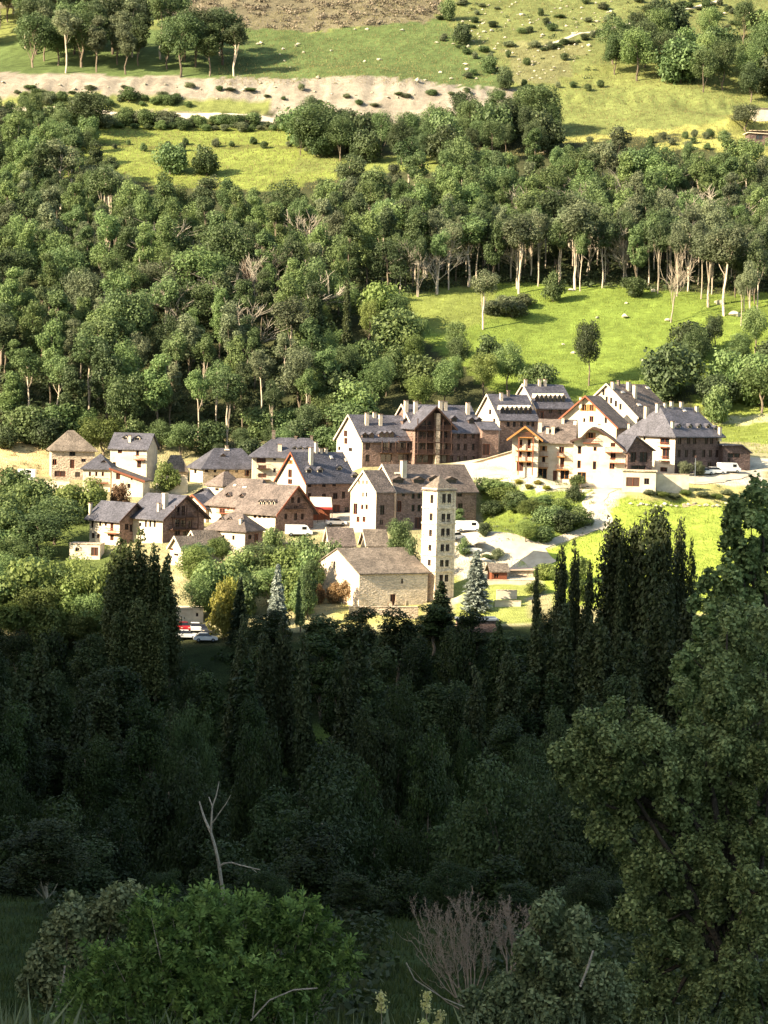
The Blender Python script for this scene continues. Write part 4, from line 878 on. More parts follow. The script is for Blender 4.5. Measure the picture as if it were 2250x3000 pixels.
def cloud(rng, C, Rr, n, size, shell=.55, outw=.9, aspect=1.5, dens=None, axis=None, tone0=.5):
    C = np.asarray(C, float); Rr = np.asarray(Rr, float); Rr = Rr if Rr.ndim == 2 else np.repeat(Rr[:, None], 3, 1)
    w = (Rr.prod(1)) ** (2 / 3); w = w / w.sum(); ci = rng.choice(len(C), n, p=w)
    d = unit(rng.randn(n, 3)); rr = (shell + (1.05 - shell) * rng.rand(n, 1) ** .6)
    jit = 1 + .22 * np.sin(d[:, :1] * 7 + ci[:, None]) * np.sin(d[:, 1:2] * 6 + 2 * ci[:, None]) * 1.0
    pos = C[ci] + d * Rr[ci] * rr * jit
    nr = unit(d * outw + rng.randn(n, 3) * .55 + np.array([0, 0, .35]))
    ct = rng.randn(len(C)) * .13
    tone = tone0 + ct[ci] + rng.randn(n) * .16 + .12 * (rr[:, 0] - .8)
    return leafquads(pos, nr, size, rng, aspect, axis), tone

def limb(mb, rng, p, d, L, r, depth, spread=.5, n=4, taper=.62, kids=(2, 3), sides=5, minr=.0012, up=.25):
    q = p
    for i in range(n):
        nd = (d + Vector(rng.randn(3)) * .12 + Vector((0, 0, up * .15))).normalized(); e = q + nd * (L / n); r2 = r * (1 - (1 - taper) * (i + 1) / n) if True else r
        ra = r * (1 - (1 - taper) * i / n); mb.tube(q, e, ra, r2, sides, cap=(i == n - 1)); 
        if depth > 0 and i >= 1:
            for _ in range(rng.randint(kids[0] - 1, kids[1])):
                s = Vector(rng.randn(3)); s = (s - nd * s.dot(nd)).normalized(); kd = (nd + s * (spread + .35 * rng.rand())).normalized()
                limb(mb, rng, e, kd, L * (.5 + .25 * rng.rand()), max(minr, r2 * .62), depth - 1, spread, max(2, n - 1), taper, kids, max(3, sides - 1), minr, up)
        q = e; d = nd

KINDS = {}
def mk(kind, variants, fn):
    KINDS[kind] = [fn(np.random.RandomState(100 + i * 17 + len(kind) * 3)) for i in range(variants)]
def crown_clusters(rng, n, cz, rh, rv, cr, top=1.0, shape='ellipse'):
    C = []; R = []
    for i in range(n):
        d = unit(rng.randn(3)); d[2] = d[2] * .95 + .1; k = .55 + .5 * rng.rand()
        C.append([d[0] * rh * k, d[1] * rh * k, cz + d[2] * rv * k]); s = cr * (.65 + .7 * rng.rand()); R.append([s, s, s * (.75 + .3 * rng.rand())])
    return np.array(C), np.array(R)
def mesh_tree(rng, trunk_top, clusters, nleaf, lsize, r0=.016, lean=.02, limbs=9, aspect=1.5, shell=.5):
    C, R = clusters; zmax = (C[:, 2] + R[:, 2]).max(); C = C.copy(); 
    mb = MB(); q = Vector((0, 0, -.06)); pts = []; trunk_top = min(trunk_top, zmax - .15)
    for i in range(6):
        e = Vector((lean * math.sin(i * 1.3 + rng.rand() * 2), lean * math.cos(i * 1.1 + rng.rand()), trunk_top * (i + 1) / 6)); mb.tube(q, e, r0 * (1.15 - .13 * i), r0 * (1.02 - .13 * i), 7); q = e; pts.append(e)
    for i in rng.choice(len(C), min(limbs, len(C)), replace=False):
        c = Vector(C[i]); lo = [p for p in pts if p.z < c.z - .04]
        if not lo: continue
        s = lo[-1] if rng.rand() < .6 else lo[rng.randint(len(lo))]; mid = s.lerp(c, .5) + Vector((0, 0, -.02)); mb.tube(s, mid, r0 * .42, r0 * .28, 5, False); mb.tube(mid, c, r0 * .28, r0 * .12, 5)
    V, t = cloud(rng, C, R, nleaf, lsize, shell=shell, aspect=aspect)
    wid = 2 * np.percentile(np.hypot(V[:, 0, 0], V[:, 0, 1]), 95); top = np.percentile(V[:, 0, 2], 99.7)
    return dict(trunk=mb.mesh('trunk', M_bark, True), crown=quads('crown', V, t, L_oak), w=wid / top, top=top)
mk('round', 4, lambda r: mesh_tree(r, .6, crown_clusters(r, 34, .6, .27, .3, .115), 8500, .0175, .017))
mk('narrow', 3, lambda r: mesh_tree(r, .8, crown_clusters(r, 26, .62, .125, .35, .075), 7000, .0155, .012))
mk('tall', 4, lambda r: mesh_tree(r, .85, crown_clusters(r, 34, .6, .1, .37, .058), 8000, .0125, .010, .01))
mk('highcrown', 3, lambda r: mesh_tree(r, .85, crown_clusters(r, 20, .76, .16, .2, .075), 4200, .0155, .0125, .012))
mk('bush', 3, lambda r: mesh_tree(r, .5, crown_clusters(r, 26, .42, .42, .4, .2), 4200, .045, .02))
def poplar(r, wide=0):
    C = []; R = []; m = r.randint(5, 8)
    for k in range(m):
        a = 6.28 * k / m + r.rand(); o = .045 * (k > 0) + .03 * r.rand(); top = 1.0 if k == 0 else .62 + .2 * wide + (.36 - .18 * wide) * r.rand()
        z = .1 + .05 * r.rand()
        while z < top:
            w = (.044 + .016 * wide) * min(1, .55 + z * 2) * (1 - (.7 - .4 * wide) * (z / top) ** (3 + 3 * wide))
            C.append([o * math.cos(a) * (1.1 - .6 * z) + .008 * r.randn(), o * math.sin(a) * (1.1 - .6 * z) + .008 * r.randn(), z]); R.append([w * (.8 + .5 * r.rand()), w * (.8 + .5 * r.rand()), .045]); z += .03
    C = np.array(C); R = np.array(R); V, t = cloud(r, C, R, 8500, .0125, shell=.3, aspect=1.9, axis=np.array([0, 0, 1.0]))
    mb = MB(); mb.tube((0, 0, -.03), (0, 0, .5), .012, .007, 7); mb.tube((0, 0, .5), (0, 0, .95), .007, .001, 5)
    return dict(trunk=mb.mesh('trunk', M_bark, True), crown=quads('crown', V, t, L_pop), w=2 * np.percentile(np.hypot(V[:, 0, 0], V[:, 0, 1]), 96), top=1.0)
mk('poplar', 4, poplar)
mk('broadpoplar', 3, lambda r: poplar(r, 1.0))
mk('fineround', 3, lambda r: mesh_tree(r, .6, crown_clusters(r, 46, .56, .27, .34, .1), 17000, .0125, .015, .015, 14))
mk('finenarrow', 3, lambda r: mesh_tree(r, .8, crown_clusters(r, 40, .56, .15, .38, .07), 13000, .0115, .012, .012, 14))
def conifer(r):
    mb = MB(); mb.tube((0, 0, -.03), (0, 0, .97), .016, .002, 6); V = []; T = []
    z = .06
    while z < .98:
        w = .21 * (1 - z) ** .85 + .012; nb = 11 if z < .7 else 7
        for k in range(nb):
            a = r.rand() * 6.28; d = np.array([math.cos(a), math.sin(a), -.28]); L = w * (.75 + .45 * r.rand()); n = int(16 + 200 * L)
            tt = r.rand(n, 1) ** .7; p = np.array([0, 0, z]) + d * tt * L + np.array([0, 0, .10]) * (tt * L / .25) ** 2 * .3 + r.randn(n, 3) * .009
            nr = unit(np.array([0, 0, 1.0]) + r.randn(n, 3) * .5); V.append(leafquads(p, nr, .018, r, 2.2, axis=np.repeat(unit(d)[None], n, 0))); T.append(.35 + .4 * tt[:, 0] + .12 * r.randn(n))
        z += .026
    V = np.concatenate(V); T = np.concatenate(T)
    return dict(trunk=mb.mesh('trunk', M_bark, True), crown=quads('crown', V, T, L_con), w=.42, top=1.0)
mk('conifer', 2, conifer)
def bare(r, depth=3, n=5, fan=False):
    mb = MB(); limb(mb, r, Vector((0, 0, -.04)), Vector((.05 * r.randn(), .05 * r.randn(), 1)).normalized(), .62, .02, depth, .45, n, .45, (2, 4), 6, .0042, .5)
    v = np.array(mb.v); top = v[:, 2].max(); return dict(trunk=mb.mesh('branches', M_dead, False), crown=None, w=2 * np.percentile(np.hypot(v[:, 0], v[:, 1]), 95) / top, top=top)
mk('bare', 3, bare)

NT = [0]
def plant(kind, pos, h, wpx=None, leaf=None, bark=None, label=None, cat='tree', name=None, group=None, wid=None, var=None, rot=None):
    K = KINDS[kind]; v = K[(NT[0] if var is None else var) % len(K)]; NT[0] += 1
    h = h / v['top']; w = (wid / (v['w'] * v['top'])) if wid else h
    e = empty(name if name and name != 'tree' else {'round': 'broadleaf_tree', 'narrow': 'slender_tree', 'tall': 'tall_tree', 'highcrown': 'pale_trunked_tree', 'bush': 'bushy_tree', 'bare': 'leafless_tree', 'poplar': 'poplar', 'broadpoplar': 'poplar', 'fineround': 'broadleaf_tree', 'finenarrow': 'slender_tree', 'conifer': 'conifer'}[kind], pos, random.random() * 6.28 if rot is None else rot); e.scale = (w, w, h); tag(e, label, cat, group)
    t = link('trunk' if v['crown'] else 'branches', v['trunk'], e)
    if bark: t.material_slots[0].link = 'OBJECT'; t.material_slots[0].material = bark
    if v['crown']:
        c = link('crown' if cat != 'shrub' else 'foliage', v['crown'], e)
        if leaf: c.material_slots[0].link = 'OBJECT'; c.material_slots[0].material = leaf
    return e
def T(kind, px, top, Y, wpx, leaf, label, **k):
    """tree at distance Y under column px whose tip is seen at row top"""
    p = at(px, Y); d = rays(px, top); h = d[2] * Y - p.z
    if h < .6: h = .6
    return plant(kind, p, h, leaf=leaf, label=label, wid=min(wpx * Y / F, (.85 if Y < 380 else 1.1) * h), **k)
def TB(kind, px, base, hpx, wpx, leaf, label, **k):
    """tree whose foot is seen at a pixel"""
    p = hit(px, base, 390)
    if p is None: return
    return plant(kind, p, hpx * p.y / F, leaf=leaf, label=label, wid=wpx * p.y / F, **k)

HOUSES = []
for o in bpy.data.objects:
    pass
for b_ in [o for o in COL.objects if o.type == 'EMPTY' and o.get('category') in ('house', 'hotel', 'chalet', 'church', 'tower', 'cottage', 'shed', 'barn', 'garage', 'outbuilding')]:
    HOUSES.append((b_.location.x, b_.location.y))
def scatter(polys, spacing, kinds, labels, group, hr, seed, ymin, ymax, leafs, barks=None, cat='tree', name='tree', jit=1.0, limit=400, avoid=None, hfun=None):
    r = np.random.RandomState(seed); xr = 150 * ymax / 900 + 15; n = int((ymax - ymin) * 2 * xr / spacing ** 2 * 6)
    xs = r.uniform(-xr, xr, n); ys = r.uniform(ymin, ymax, n); zs = H(xs, ys); pp = proj(np.stack([xs, ys, zs], -1))
    ok = np.zeros(n, bool)
    for p_ in polys: ok |= inpoly(pp[:, 0], pp[:, 1], p_)
    ok &= (pp[:, 0] > -110) & (pp[:, 0] < 2360)
    kept = []
    for i in np.where(ok)[0]:
        if all((xs[i] - a) ** 2 + ((ys[i] - b) * .9) ** 2 > spacing ** 2 for a, b in kept[-4000:]):
            kept.append((xs[i], ys[i])); 
            if len(kept) >= limit: break
    if kept: TT = np.percentile(proj(np.array([(a, b, 0) for a, b in kept]))[:, 0], [33, 67])
    for x, y in kept:
        q_ = proj(np.array([x, y, H1(x, y)])); qx, qy = q_[0], q_[1]
        side = ('at the left edge of the view', 'behind the houses at the left', 'behind the long hipped house', 'behind the dark hotel', 'above the back row of houses', 'above the slate-roofed hotel', 'near the right edge')[int(np.clip((qx + 60) / 340, 0, 6))]
        if hfun == 'place': PL = ', ' + ('low down ' if qy > 1050 else 'halfway up ' if qy > 800 else 'high up ') + side
        else: PL = ', ' + ('left', 'middle', 'right')[int(np.searchsorted(TT, qx))] + ' part of the group'
        k = r.randint(len(kinds)); kd = kinds[k]; h = r.uniform(*hr); lf = leafs[r.randint(len(leafs))]; col_ = {None: 'pale', 'ash_leaves': 'bright green', 'oak_leaves': 'mid green', 'dark_leaves': 'dark green', 'grey_green_leaves': 'grey-green'}.get(lf.name if lf else None, 'green') + ' ' if hfun == 'place' else ''
        V = KINDS[kd][0]
        plant(kd, (x, y, H1(x, y) - .1), h, leaf=lf, bark=(barks[kd] if barks and kd in barks else None), label=col_ + (labels[kd] if isinstance(labels, dict) else labels) + PL, group=group[kd] if isinstance(group, dict) else group, cat=cat, name=name, wid=V['w'] * V['top'] * h * r.uniform(.85, 1.15) * jit)
    return len(kept)
GL = {'round': 'round tree in the wood', 'narrow': 'narrow tree in the wood', 'tall': 'tall slim woodland tree', 'highcrown': 'pale-trunked tree in the wood', 'bare': 'leafless grey-pink tree standing among the green trees of the wood'}
GG = {'round': 'rounded trees of the dense wood', 'narrow': 'narrow trees of the dense wood', 'tall': 'tall slim trees of the dense wood', 'highcrown': 'thin pale-trunked trees of the wood', 'bare': 'leafless trees in the wood'}
BK = {'highcrown': M_pbark, 'round': M_bark, 'bare': M_dead}
FA1 = [(-110, 440), (200, 540), (330, 610), (480, 700), (900, 715), (1000, 660), (1200, 610), (1500, 570), (2000, 580), (2380, 570), (2380, 800), (1800, 790), (1500, 790), (1250, 830), (1050, 900), (-110, 900)]
FA2 = [(-110, 900), (1050, 900), (930, 1000), (920, 1100), (960, 1210), (940, 1260), (820, 1320), (600, 1340), (450, 1330), (330, 1290), (200, 1290), (-110, 1300)]
n1 = scatter([FA1, FA2], 5.7, ['round', 'narrow', 'narrow', 'tall', 'tall', 'tall', 'highcrown', 'highcrown'], GL, GG, (13, 20.5), 11, 525, 760, [L_ash, L_oak, L_ash, L_grey, L_oak, L_ash, L_dark], BK, limit=760, jit=1.08, hfun='place')
# lower edge of the wood towards the meadow: thin high trunks
n2 = scatter([[(1150, 800), (1500, 770), (2380, 790), (2380, 900), (2230, 950), (2150, 900), (1900, 860), (1600, 850), (1330, 850), (1180, 900)]], 4.6, ['highcrown', 'highcrown', 'highcrown', 'narrow'], {'highcrown': 'thin bare-trunked tree at the top of the meadow', 'narrow': 'narrow leafy tree at the top of the sloping meadow'}, {'highcrown': 'pale-trunked trees along the top of the sloping meadow', 'narrow': 'leafy trees along the top of the sloping meadow'}, (14, 20), 12, 580, 680, [L_grey, L_oak, L_dark], BK, limit=115, jit=.85)
n3 = scatter([[(960, 960), (1080, 950), (1250, 1010), (1450, 1080), (1600, 1140), (1620, 1190), (1380, 1215), (1000, 1250), (900, 1250), (900, 1050)]], 6.2, ['round', 'round', 'bush'], 'bushy green tree between the sloping meadow and the village', 'trees between the sloping meadow and the village', (8, 12.5), 13, 530, 640, [L_ash, L_oak, L_lime], limit=60)
n4 = scatter([[(1920, 1090), (2080, 1020), (2380, 990), (2380, 1220), (2130, 1230), (2050, 1170), (1950, 1170)]], 6.2, ['round', 'bush'], 'dense dark green tree in the copse behind the slate-roofed hotel', 'trees of the copse behind the hotel', (8, 13), 14, 520, 620, [L_oak, L_dark, L_ash], limit=34)
n5 = scatter([[(1790, 190), (1900, 130), (2380, 110), (2380, 300), (2170, 300), (1960, 250), (1760, 245)]], 7.5, ['round', 'bush', 'round'], 'dark green tree in the copse above the upper pale field', 'trees of the copse above the upper field', (12, 18), 15, 780, 900, [L_oak, L_dark, L_ash], limit=60)
n6 = scatter([[(60, 130), (480, 140), (690, 170), (690, 225), (560, 240), (80, 205)], [(-100, -60), (420, -60), (420, 40), (100, 110), (-100, 150)]], 7, ['round', 'highcrown', 'narrow'], {'round': 'rounded green tree in the grove above the bare soil bank', 'highcrown': 'pale-trunked tree in the grove above the bare soil bank', 'narrow': 'slim tree in the grove above the bare soil bank'}, {'round': 'round trees above the soil bank', 'highcrown': 'pale trunks above the soil bank', 'narrow': 'slim trees above the soil bank'}, (16, 23), 16, 795, 960, [L_oak, L_grey, L_dark], BK, limit=130, jit=1.3)
n7 = scatter([[(850, 400), (860, 480), (1190, 490), (1600, 470), (1620, 390), (1510, 330), (1300, 400), (1180, 440), (930, 400)]], 6.5, ['round', 'bush', 'round'], 'green tree in the belt below the bare soil bank', 'trees in the belt below the soil bank', (9, 14), 17, 690, 800, [L_oak, L_oak, L_dark], limit=62)
n8 = scatter([[(-110, 345), (110, 360), (300, 440), (230, 520), (120, 560), (-110, 560)]], 7.5, ['round', 'bush'], 'green tree at the left end of the bright strip meadow', 'trees left of the strip meadow', (8, 13), 18, 690, 800, [L_ash, L_oak], limit=36)
n9 = scatter([[(-110, 335), (850, 372), (850, 392), (-110, 365)], [(60, 285), (420, 295), (600, 318), (60, 310)]], 2.9, ['bush'], 'small green bush along the foot of the bare soil bank', 'bushes along the foot of the soil bank', (1.5, 4.6), 19, 740, 800, [L_oak, L_grey, L_ash], cat='shrub', name='shrub', limit=130, jit=1.5)
n10 = scatter([[(300, 425), (880, 420), (900, 445), (300, 445)], [(1500, 250), (1800, 245), (1800, 265), (1500, 275)], [(1600, 425), (2150, 395), (2150, 440), (1600, 460)]], 5, ['bush'], 'low hedge bush along an upper field edge', 'hedge bushes of the upper fields', (1.5, 3), 20, 730, 830, [L_grey, L_oak], cat='shrub', name='shrub', limit=50)
n11 = scatter([[(330, 1285), (600, 1325), (960, 1240), (1090, 1250), (1000, 1340), (700, 1390), (540, 1380), (330, 1330)], [(-110, 1280), (330, 1270), (330, 1310), (-110, 1320)]], 5.0, ['bush', 'round'], 'bushy green tree directly behind the left village roofs', 'trees directly behind the left village roofs', (5, 8.5), 23, 500, 545, [L_oak, L_ash, L_dark], limit=40, jit=1.2)
n12 = scatter([[(430, 800), (900, 800), (940, 1000), (700, 1100), (430, 1050)], [(1500, 650), (2300, 650), (2300, 840), (1500, 820)], [(1130, 820), (1300, 800), (1300, 880), (1130, 900)]], 11, ['bare'], 'pale leafless tree among the green crowns of the wood', 'pale leafless trees in the wood', (13, 18), 29, 560, 700, [None], BK, limit=40, jit=1.2)
print('forest', n1, n2, n3, n4, n5, n6, n7, n8, n9, n10)
# ------------------------------------------------------------------ single trees of the wood and meadows
TB('bare', 1185, 800, 150, 110, None, 'pinkish leafless fan-shaped tree in the wood behind the dark hotel', bark=M_pink, var=0)
TB('bare', 1225, 870, 150, 60, None, 'slim pale leafless tree right of the pinkish fan-shaped one', bark=M_dead, var=1)
TB('bare', 740, 930, 190, 120, None, 'large pale leafless tree in the middle of the wood', bark=M_dead, var=1)
TB('bare', 700, 930, 170, 70, None, 'leafless leaning tree left of the large pale leafless one', bark=M_pink, var=2)
TB('bare', 565, 1050, 110, 60, None, 'small pinkish leafless tree low in the wood at left', bark=M_pink, var=2)
TB('bare', 965, 1140, 70, 50, None, 'small white dead tree standing just above the balconied house', bark=M_dead, var=1)
TB('bare', 1965, 945, 230, 120, None, 'big bleached tree with forked trunk on the top edge of the sloping meadow', bark=M_pbark, var=2)
TB('highcrown', 1415, 965, 175, 80, L_grey, 'lone leaning thin-trunked tree at the left of the sloping meadow', bark=M_pbark)
TB('highcrown', 2122, 925, 260, 120, L_grey, 'tall forked pale-trunked tree right of the big bleached tree', bark=M_pbark)
TB('highcrown', 2075, 900, 230, 100, L_grey, 'tall straight pale-trunked tree between the bleached and the forked tree', bark=M_pbark)
TB('highcrown', 2195, 965, 200, 60, L_grey, 'bare-stemmed thin tree near the right edge of the meadow', bark=M_pbark)
TB('highcrown', 2170, 955, 150, 40, L_grey, 'short bare pole-like tree beside the thin tree near the right edge', bark=M_pbark)
TB('highcrown', 1685, 850, 260, 110, L_grey, 'very tall pale-trunked tree at the middle of the wood edge', bark=M_pbark)
TB('highcrown', 1520, 860, 230, 110, L_grey, 'tall pale-trunked tree at the wood edge above the scrubby meadow corner', bark=M_pbark)
TB('highcrown', 1372, 840, 210, 120, L_oak, 'pale-trunked leafy tree at the left end of the wood edge', bark=M_pbark)
TB('bush', 1620, 885, 88, 62, L_oak, 'compact round dark green tree alone on the top of the sloping meadow')
TB('round', 1725, 1130, 190, 84, L_dark, 'tall two-lobed dark green tree on the lower sloping meadow', var=1)
TB('bush', 1855, 870, 60, 70, L_oak, 'small green bush at the shaded wood edge above the meadow', cat='shrub', name='shrub')
TB('bush', 2095, 1245, 118, 84, L_ash, 'egg-shaped clipped green tree right behind the slate-roofed hotel')
TB('round', 2230, 1210, 150, 130, L_ash, 'broad green tree at the right edge behind the hotel')
TB('poplar', 1012, 1090, 275, 48, L_pop, 'lone grey-green columnar poplar in the wood above the central gable')
TB('bush', 605, 515, 85, 85, L_oak, 'dense dark round tree at the lower edge of the strip meadow, right of its twin')
TB('bush', 500, 510, 90, 100, L_oak, 'dense dark tree with two lobes on the lower edge of the strip meadow')
TB('round', 270, 400, 130, 130, L_dark, 'dark spreading tree beside the road at the left of the strip meadow')
TB('round', 930, 455, 150, 170, L_oak, 'big round tree at the right end of the strip meadow')
TB('round', 1575, 400, 150, 130, L_oak, 'big round tree at the left corner of the pale upper field')
TB('bush', 1430, 215, 50, 48, L_oak, 'small round bush on the upper slope above the end of the soil bank', cat='shrub', name='shrub')
TB('bush', 1482, 265, 70, 52, L_dark, 'dark round bush just above the end of the soil bank', cat='shrub', name='shrub')
TB('bush', 1355, 130, 60, 54, L_dark, 'small dark bush with a shadow among the pale rocks', cat='shrub', name='shrub')
TB('bush', 1310, 60, 60, 46, L_oak, 'dark bush at the top of the rocky slope', cat='shrub', name='shrub')
TB('round', 2185, 385, 80, 90, L_grey, 'pale green round tree beside the hillside house at the right edge')
for px, py, s in ((1480, 905, 40), (1450, 925, 45), (1530, 900, 40), (1500, 930, 50)):
    TB('bush', px, py, s, s * 1.7, L_grey, 'low shrub of the scrubby left corner of the sloping meadow', cat='shrub', name='shrub', group='shrubs of the scrubby meadow corner')
# lower village greenery
def V_(kind, px, top, Y, w, leaf, label, **k): return T(kind, px, top, Y, w, leaf, label, **k)
V_('round', 300, 1225, 520, 150, L_lime, 'yellow-green tree between the pyramid-roofed farmhouse and the tall white house')
V_('bush', 488, 1352, 497, 84, L_lime, 'small round yellow-green tree in front of the little barn', bark=M_pbark)
V_('bush', 40, 1370, 478, 130, L_ash, 'bushy tree at the left edge below the retaining wall')
V_('bush', 90, 1400, 470, 170, L_ash, 'bright green bushy tree below the pale retaining wall')
V_('bush', 20, 1440, 462, 200, L_ash, 'broad green tree at the left edge left of the chalets')
V_('round', 160, 1450, 455, 190, L_oak, 'large dark green tree left of the leftmost chalet')
V_('bush', 215, 1420, 468, 130, L_lime, 'yellowish bush above the leftmost chalet roof')
V_('bush', 280, 1400, 472, 90, L_lime, 'yellow-green bush below the cream house')
V_('bush', 350, 1415, 474, 60, L_brown, 'small brownish bush in front of the white annex', cat='shrub', name='shrub')
V_('round', 60, 1560, 448, 180, L_dark, 'dark tree in shade under the big green tree at the left edge')
for i, (px, top, Y, w) in enumerate(((30, 1490, 447, 190), (110, 1500, 446, 170), (140, 1600, 443, 130), (40, 1570, 436, 200), (110, 1630, 432, 160), (0, 1620, 425, 190), (90, 1640, 418, 190), (190, 1680, 420, 140), (-20, 1540, 440, 150))):
    V_('round' if i % 2 else 'bush', px, top, Y, w, [L_ash, L_oak, L_ash][i % 3], 'green tree of the thicket at the left edge below the flat-roofed shed', group='thicket at the left edge')
for i, (px, top, Y, w) in enumerate(((60, 1635, 403, 200), (150, 1660, 404, 150), (225, 1625, 405, 170), (285, 1670, 404, 120), (0, 1690, 401, 170), (110, 1715, 401, 150), (190, 1705, 402, 140), (260, 1740, 400, 130), (60, 1760, 399, 140), (150, 1780, 398, 130), (-30, 1640, 404, 150), (230, 1800, 398, 110))):
    V_('round' if i % 3 else 'bush', px, top, Y, w, [L_lime, L_ash, L_lime][i % 3], 'sunlit yellow-green tree left of the big poplars above the shadow line', group='sunlit yellow-green trees left of the big poplars')
V_('narrow', 335, 1600, 404, 80, L_lime, 'sunlit upright tree just left of the big poplars')
for i, (px, top, w) in enumerate(((345, 1570, 84), (398, 1548, 92), (442, 1590, 84), (482, 1625, 80))):
    V_('poplar', px, top, 391 - i * 1.0, w * 1.15, L_popl, ['leftmost of the four big columnar poplars in front of the chalets', 'tallest of the four big columnar poplars in front of the chalets', 'third of the four big columnar poplars, counted from the left', 'rightmost and lowest of the four big columnar poplars'][i], group='four big poplars in front of the chalets', name='poplar')
for px, top, Y in ((368, 1640, 393), (420, 1640, 394), (465, 1680, 391), (330, 1700, 389), (495, 1720, 388), (400, 1760, 384), (455, 1800, 383), (350, 1790, 384)): V_('broadpoplar', px, top, Y, 78, L_popl, 'lower columnar poplar filling the gaps of the big group in front of the chalets', group='lower poplars of the big group', name='poplar')
VL = [(560, 1600, 422, 110), (620, 1640, 418, 120), (690, 1610, 424, 130), (760, 1590, 426, 120), (830, 1600, 425, 130), (890, 1610, 422, 110), (790, 1665, 416, 130), (700, 1680, 414, 120), (860, 1670, 415, 110), (580, 1680, 413, 100), (900, 1570, 432, 120), (960, 1585, 430, 90), (650, 1575, 433, 90), (800, 1545, 438, 60), (880, 1700, 412, 90)]
for i, (px, top, Y, w) in enumerate(VL):
    V_('bush' if i % 3 else 'round', px, top, Y, w, [L_lime, L_ash, L_ash, L_oak][i % 4], ['yellow-green', 'bright green', 'fresh green', 'mid green'][i % 4] + ' garden tree between the small sheds and the church, ' + ('left' if px < 700 else 'right') + (' upper' if top < 1620 else ' lower') + ' part', group='garden trees between the sheds and the church')
V_('highcrown', 580, 1590, 428, 90, L_oak, 'tree with a long pale bare trunk right of the poplars', bark=M_pbark)
V_('round', 1165, 1520, 432, 80, L_oak, 'dark green tree just left of the bell tower above the church roof')
V_('bush', 1195, 1575, 428, 60, L_oak, 'small dark bush between the church roof and the bell tower', cat='shrub', name='shrub')
V_('narrow', 900, 1640, 411, 50, L_oak, 'upright dark tree touching the left side of the church gable')
V_('conifer', 810, 1650, 402, 74, L_blue, 'pale blue-green spruce left of the church', name='spruce')
V_('conifer', 1392, 1612, 411, 100, L_blue, 'silvery blue spruce right of the bell tower', name='spruce')
V_('conifer', 1290, 1700, 397, 110, L_con, 'dark conifer hiding the foot of the bell tower', name='conifer')
V_('conifer', 700, 1690, 400, 70, L_con, 'slim dark conifer left of the blue-green spruce', name='conifer')
V_('bush', 655, 1705, 403, 90, L_yel, 'bright yellow-leaved tree beside the white roadside building', rot=1)
V_('bush', 680, 1690, 404, 70, L_yel, 'yellow-green upper bush behind the bright yellow tree')
V_('poplar', 880, 1650, 404, 34, L_oak, 'thin dark cypress-like tree left of the church gable')
for px, base, h, w in ((975, 1768, 62, 46), (1020, 1770, 74, 60), (1048, 1772, 60, 36), (935, 1770, 60, 36), (1222, 1745, 50, 26), (1240, 1720, 40, 22)):
    TB('bush', px, base, h, w, L_brown, 'brown-leaved young tree against the sunlit church wall', group='brown young trees round the church', bark=M_wood)
TB('bush', 1360, 1630, 55, 40, L_oak, 'clipped olive-green tree right of the bell tower on the pale square')
TB('bush', 1458, 1640, 34, 34, L_grey, 'small ball-shaped olive tree on the pale square')
TB('bush', 1428, 1645, 22, 36, L_oak, 'low bush beside the ball-shaped olive tree', cat='shrub', name='shrub')
TB('narrow', 1340, 1560, 70, 40, L_oak, 'thin dark tree hugging the right side of the bell tower')
GD = [(1430, 1450, 50, 90), (1480, 1480, 55, 100), (1520, 1500, 60, 90), (1440, 1510, 45, 70), (1470, 1440, 30, 70), (1560, 1530, 70, 90), (1610, 1550, 70, 100), (1660, 1560, 66, 90), (1700, 1545, 60, 80), (1540, 1590, 70, 70), (1590, 1590, 50, 70), (1680, 1470, 50, 50), (1690, 1430, 40, 44), (1650, 1500, 40, 60), (1590, 1480, 30, 60), (1420, 1570, 40, 40)]
for i, (px, py, h, w) in enumerate(GD):
    TB('bush' if i not in (5, 9) else 'round', px, py, h, w, [L_ash, L_lime, L_oak, L_dark][i % 4], 'garden shrub on the green slope between the long white house and the meadow path', cat='shrub', name='shrub', group='shrubs on the garden slope')
for px, py in ((1520, 1418), (1575, 1420), (1600, 1436), (1550, 1432)): TB('bush', px, py, 14, 26, L_yel, 'yellow-flowering bush under the garage doors of the long white house', cat='shrub', name='shrub', group='yellow bushes below the long white house')
TB('bush', 1785, 1415, 34, 44, L_brown, 'rust-coloured bush left of the cream garage', cat='shrub', name='shrub')
TB('bush', 1825, 1422, 40, 30, L_yel, 'small yellow-olive bush touching the cream garage', cat='shrub', name='shrub')
TB('bush', 1855, 1385, 26, 90, L_brown, 'rust-coloured creeper bush on the garage roof edge', cat='shrub', name='shrub') if False else None
for px, s in ((2008, 40), (2050, 38)): TB('bush', px, 1395, 44, s, L_grey, 'umbrella-shaped grey-green tree by the parked cars in front of the hotel', group='umbrella-shaped trees before the hotel', bark=M_pbark)
for px, py, h, w in ((1600, 1700, 50, 70), (1640, 1720, 55, 60), (1570, 1740, 40, 60), (1700, 1710, 80, 60), (1700, 1760, 60, 60), (2120, 1790, 50, 70), (2060, 1790, 40, 60), (2180, 1780, 60, 70)):
    TB('bush', px, py, h, w, L_lime, 'yellow-green bush on the lower edge of the bright meadow behind the poplars', cat='shrub', name='shrub', group='bushes at the lower meadow edge')
for i, px in enumerate((1905, 1940, 1975, 2010, 2060, 2100, 2130)):
    TB('bush', px, 1450 + (i % 3) * 6, 16, 40, [L_grey, L_lime][i % 2], 'low scrubby bush on the bank below the parked white cars', cat='shrub', name='shrub', group='bushes on the bank below the cars')

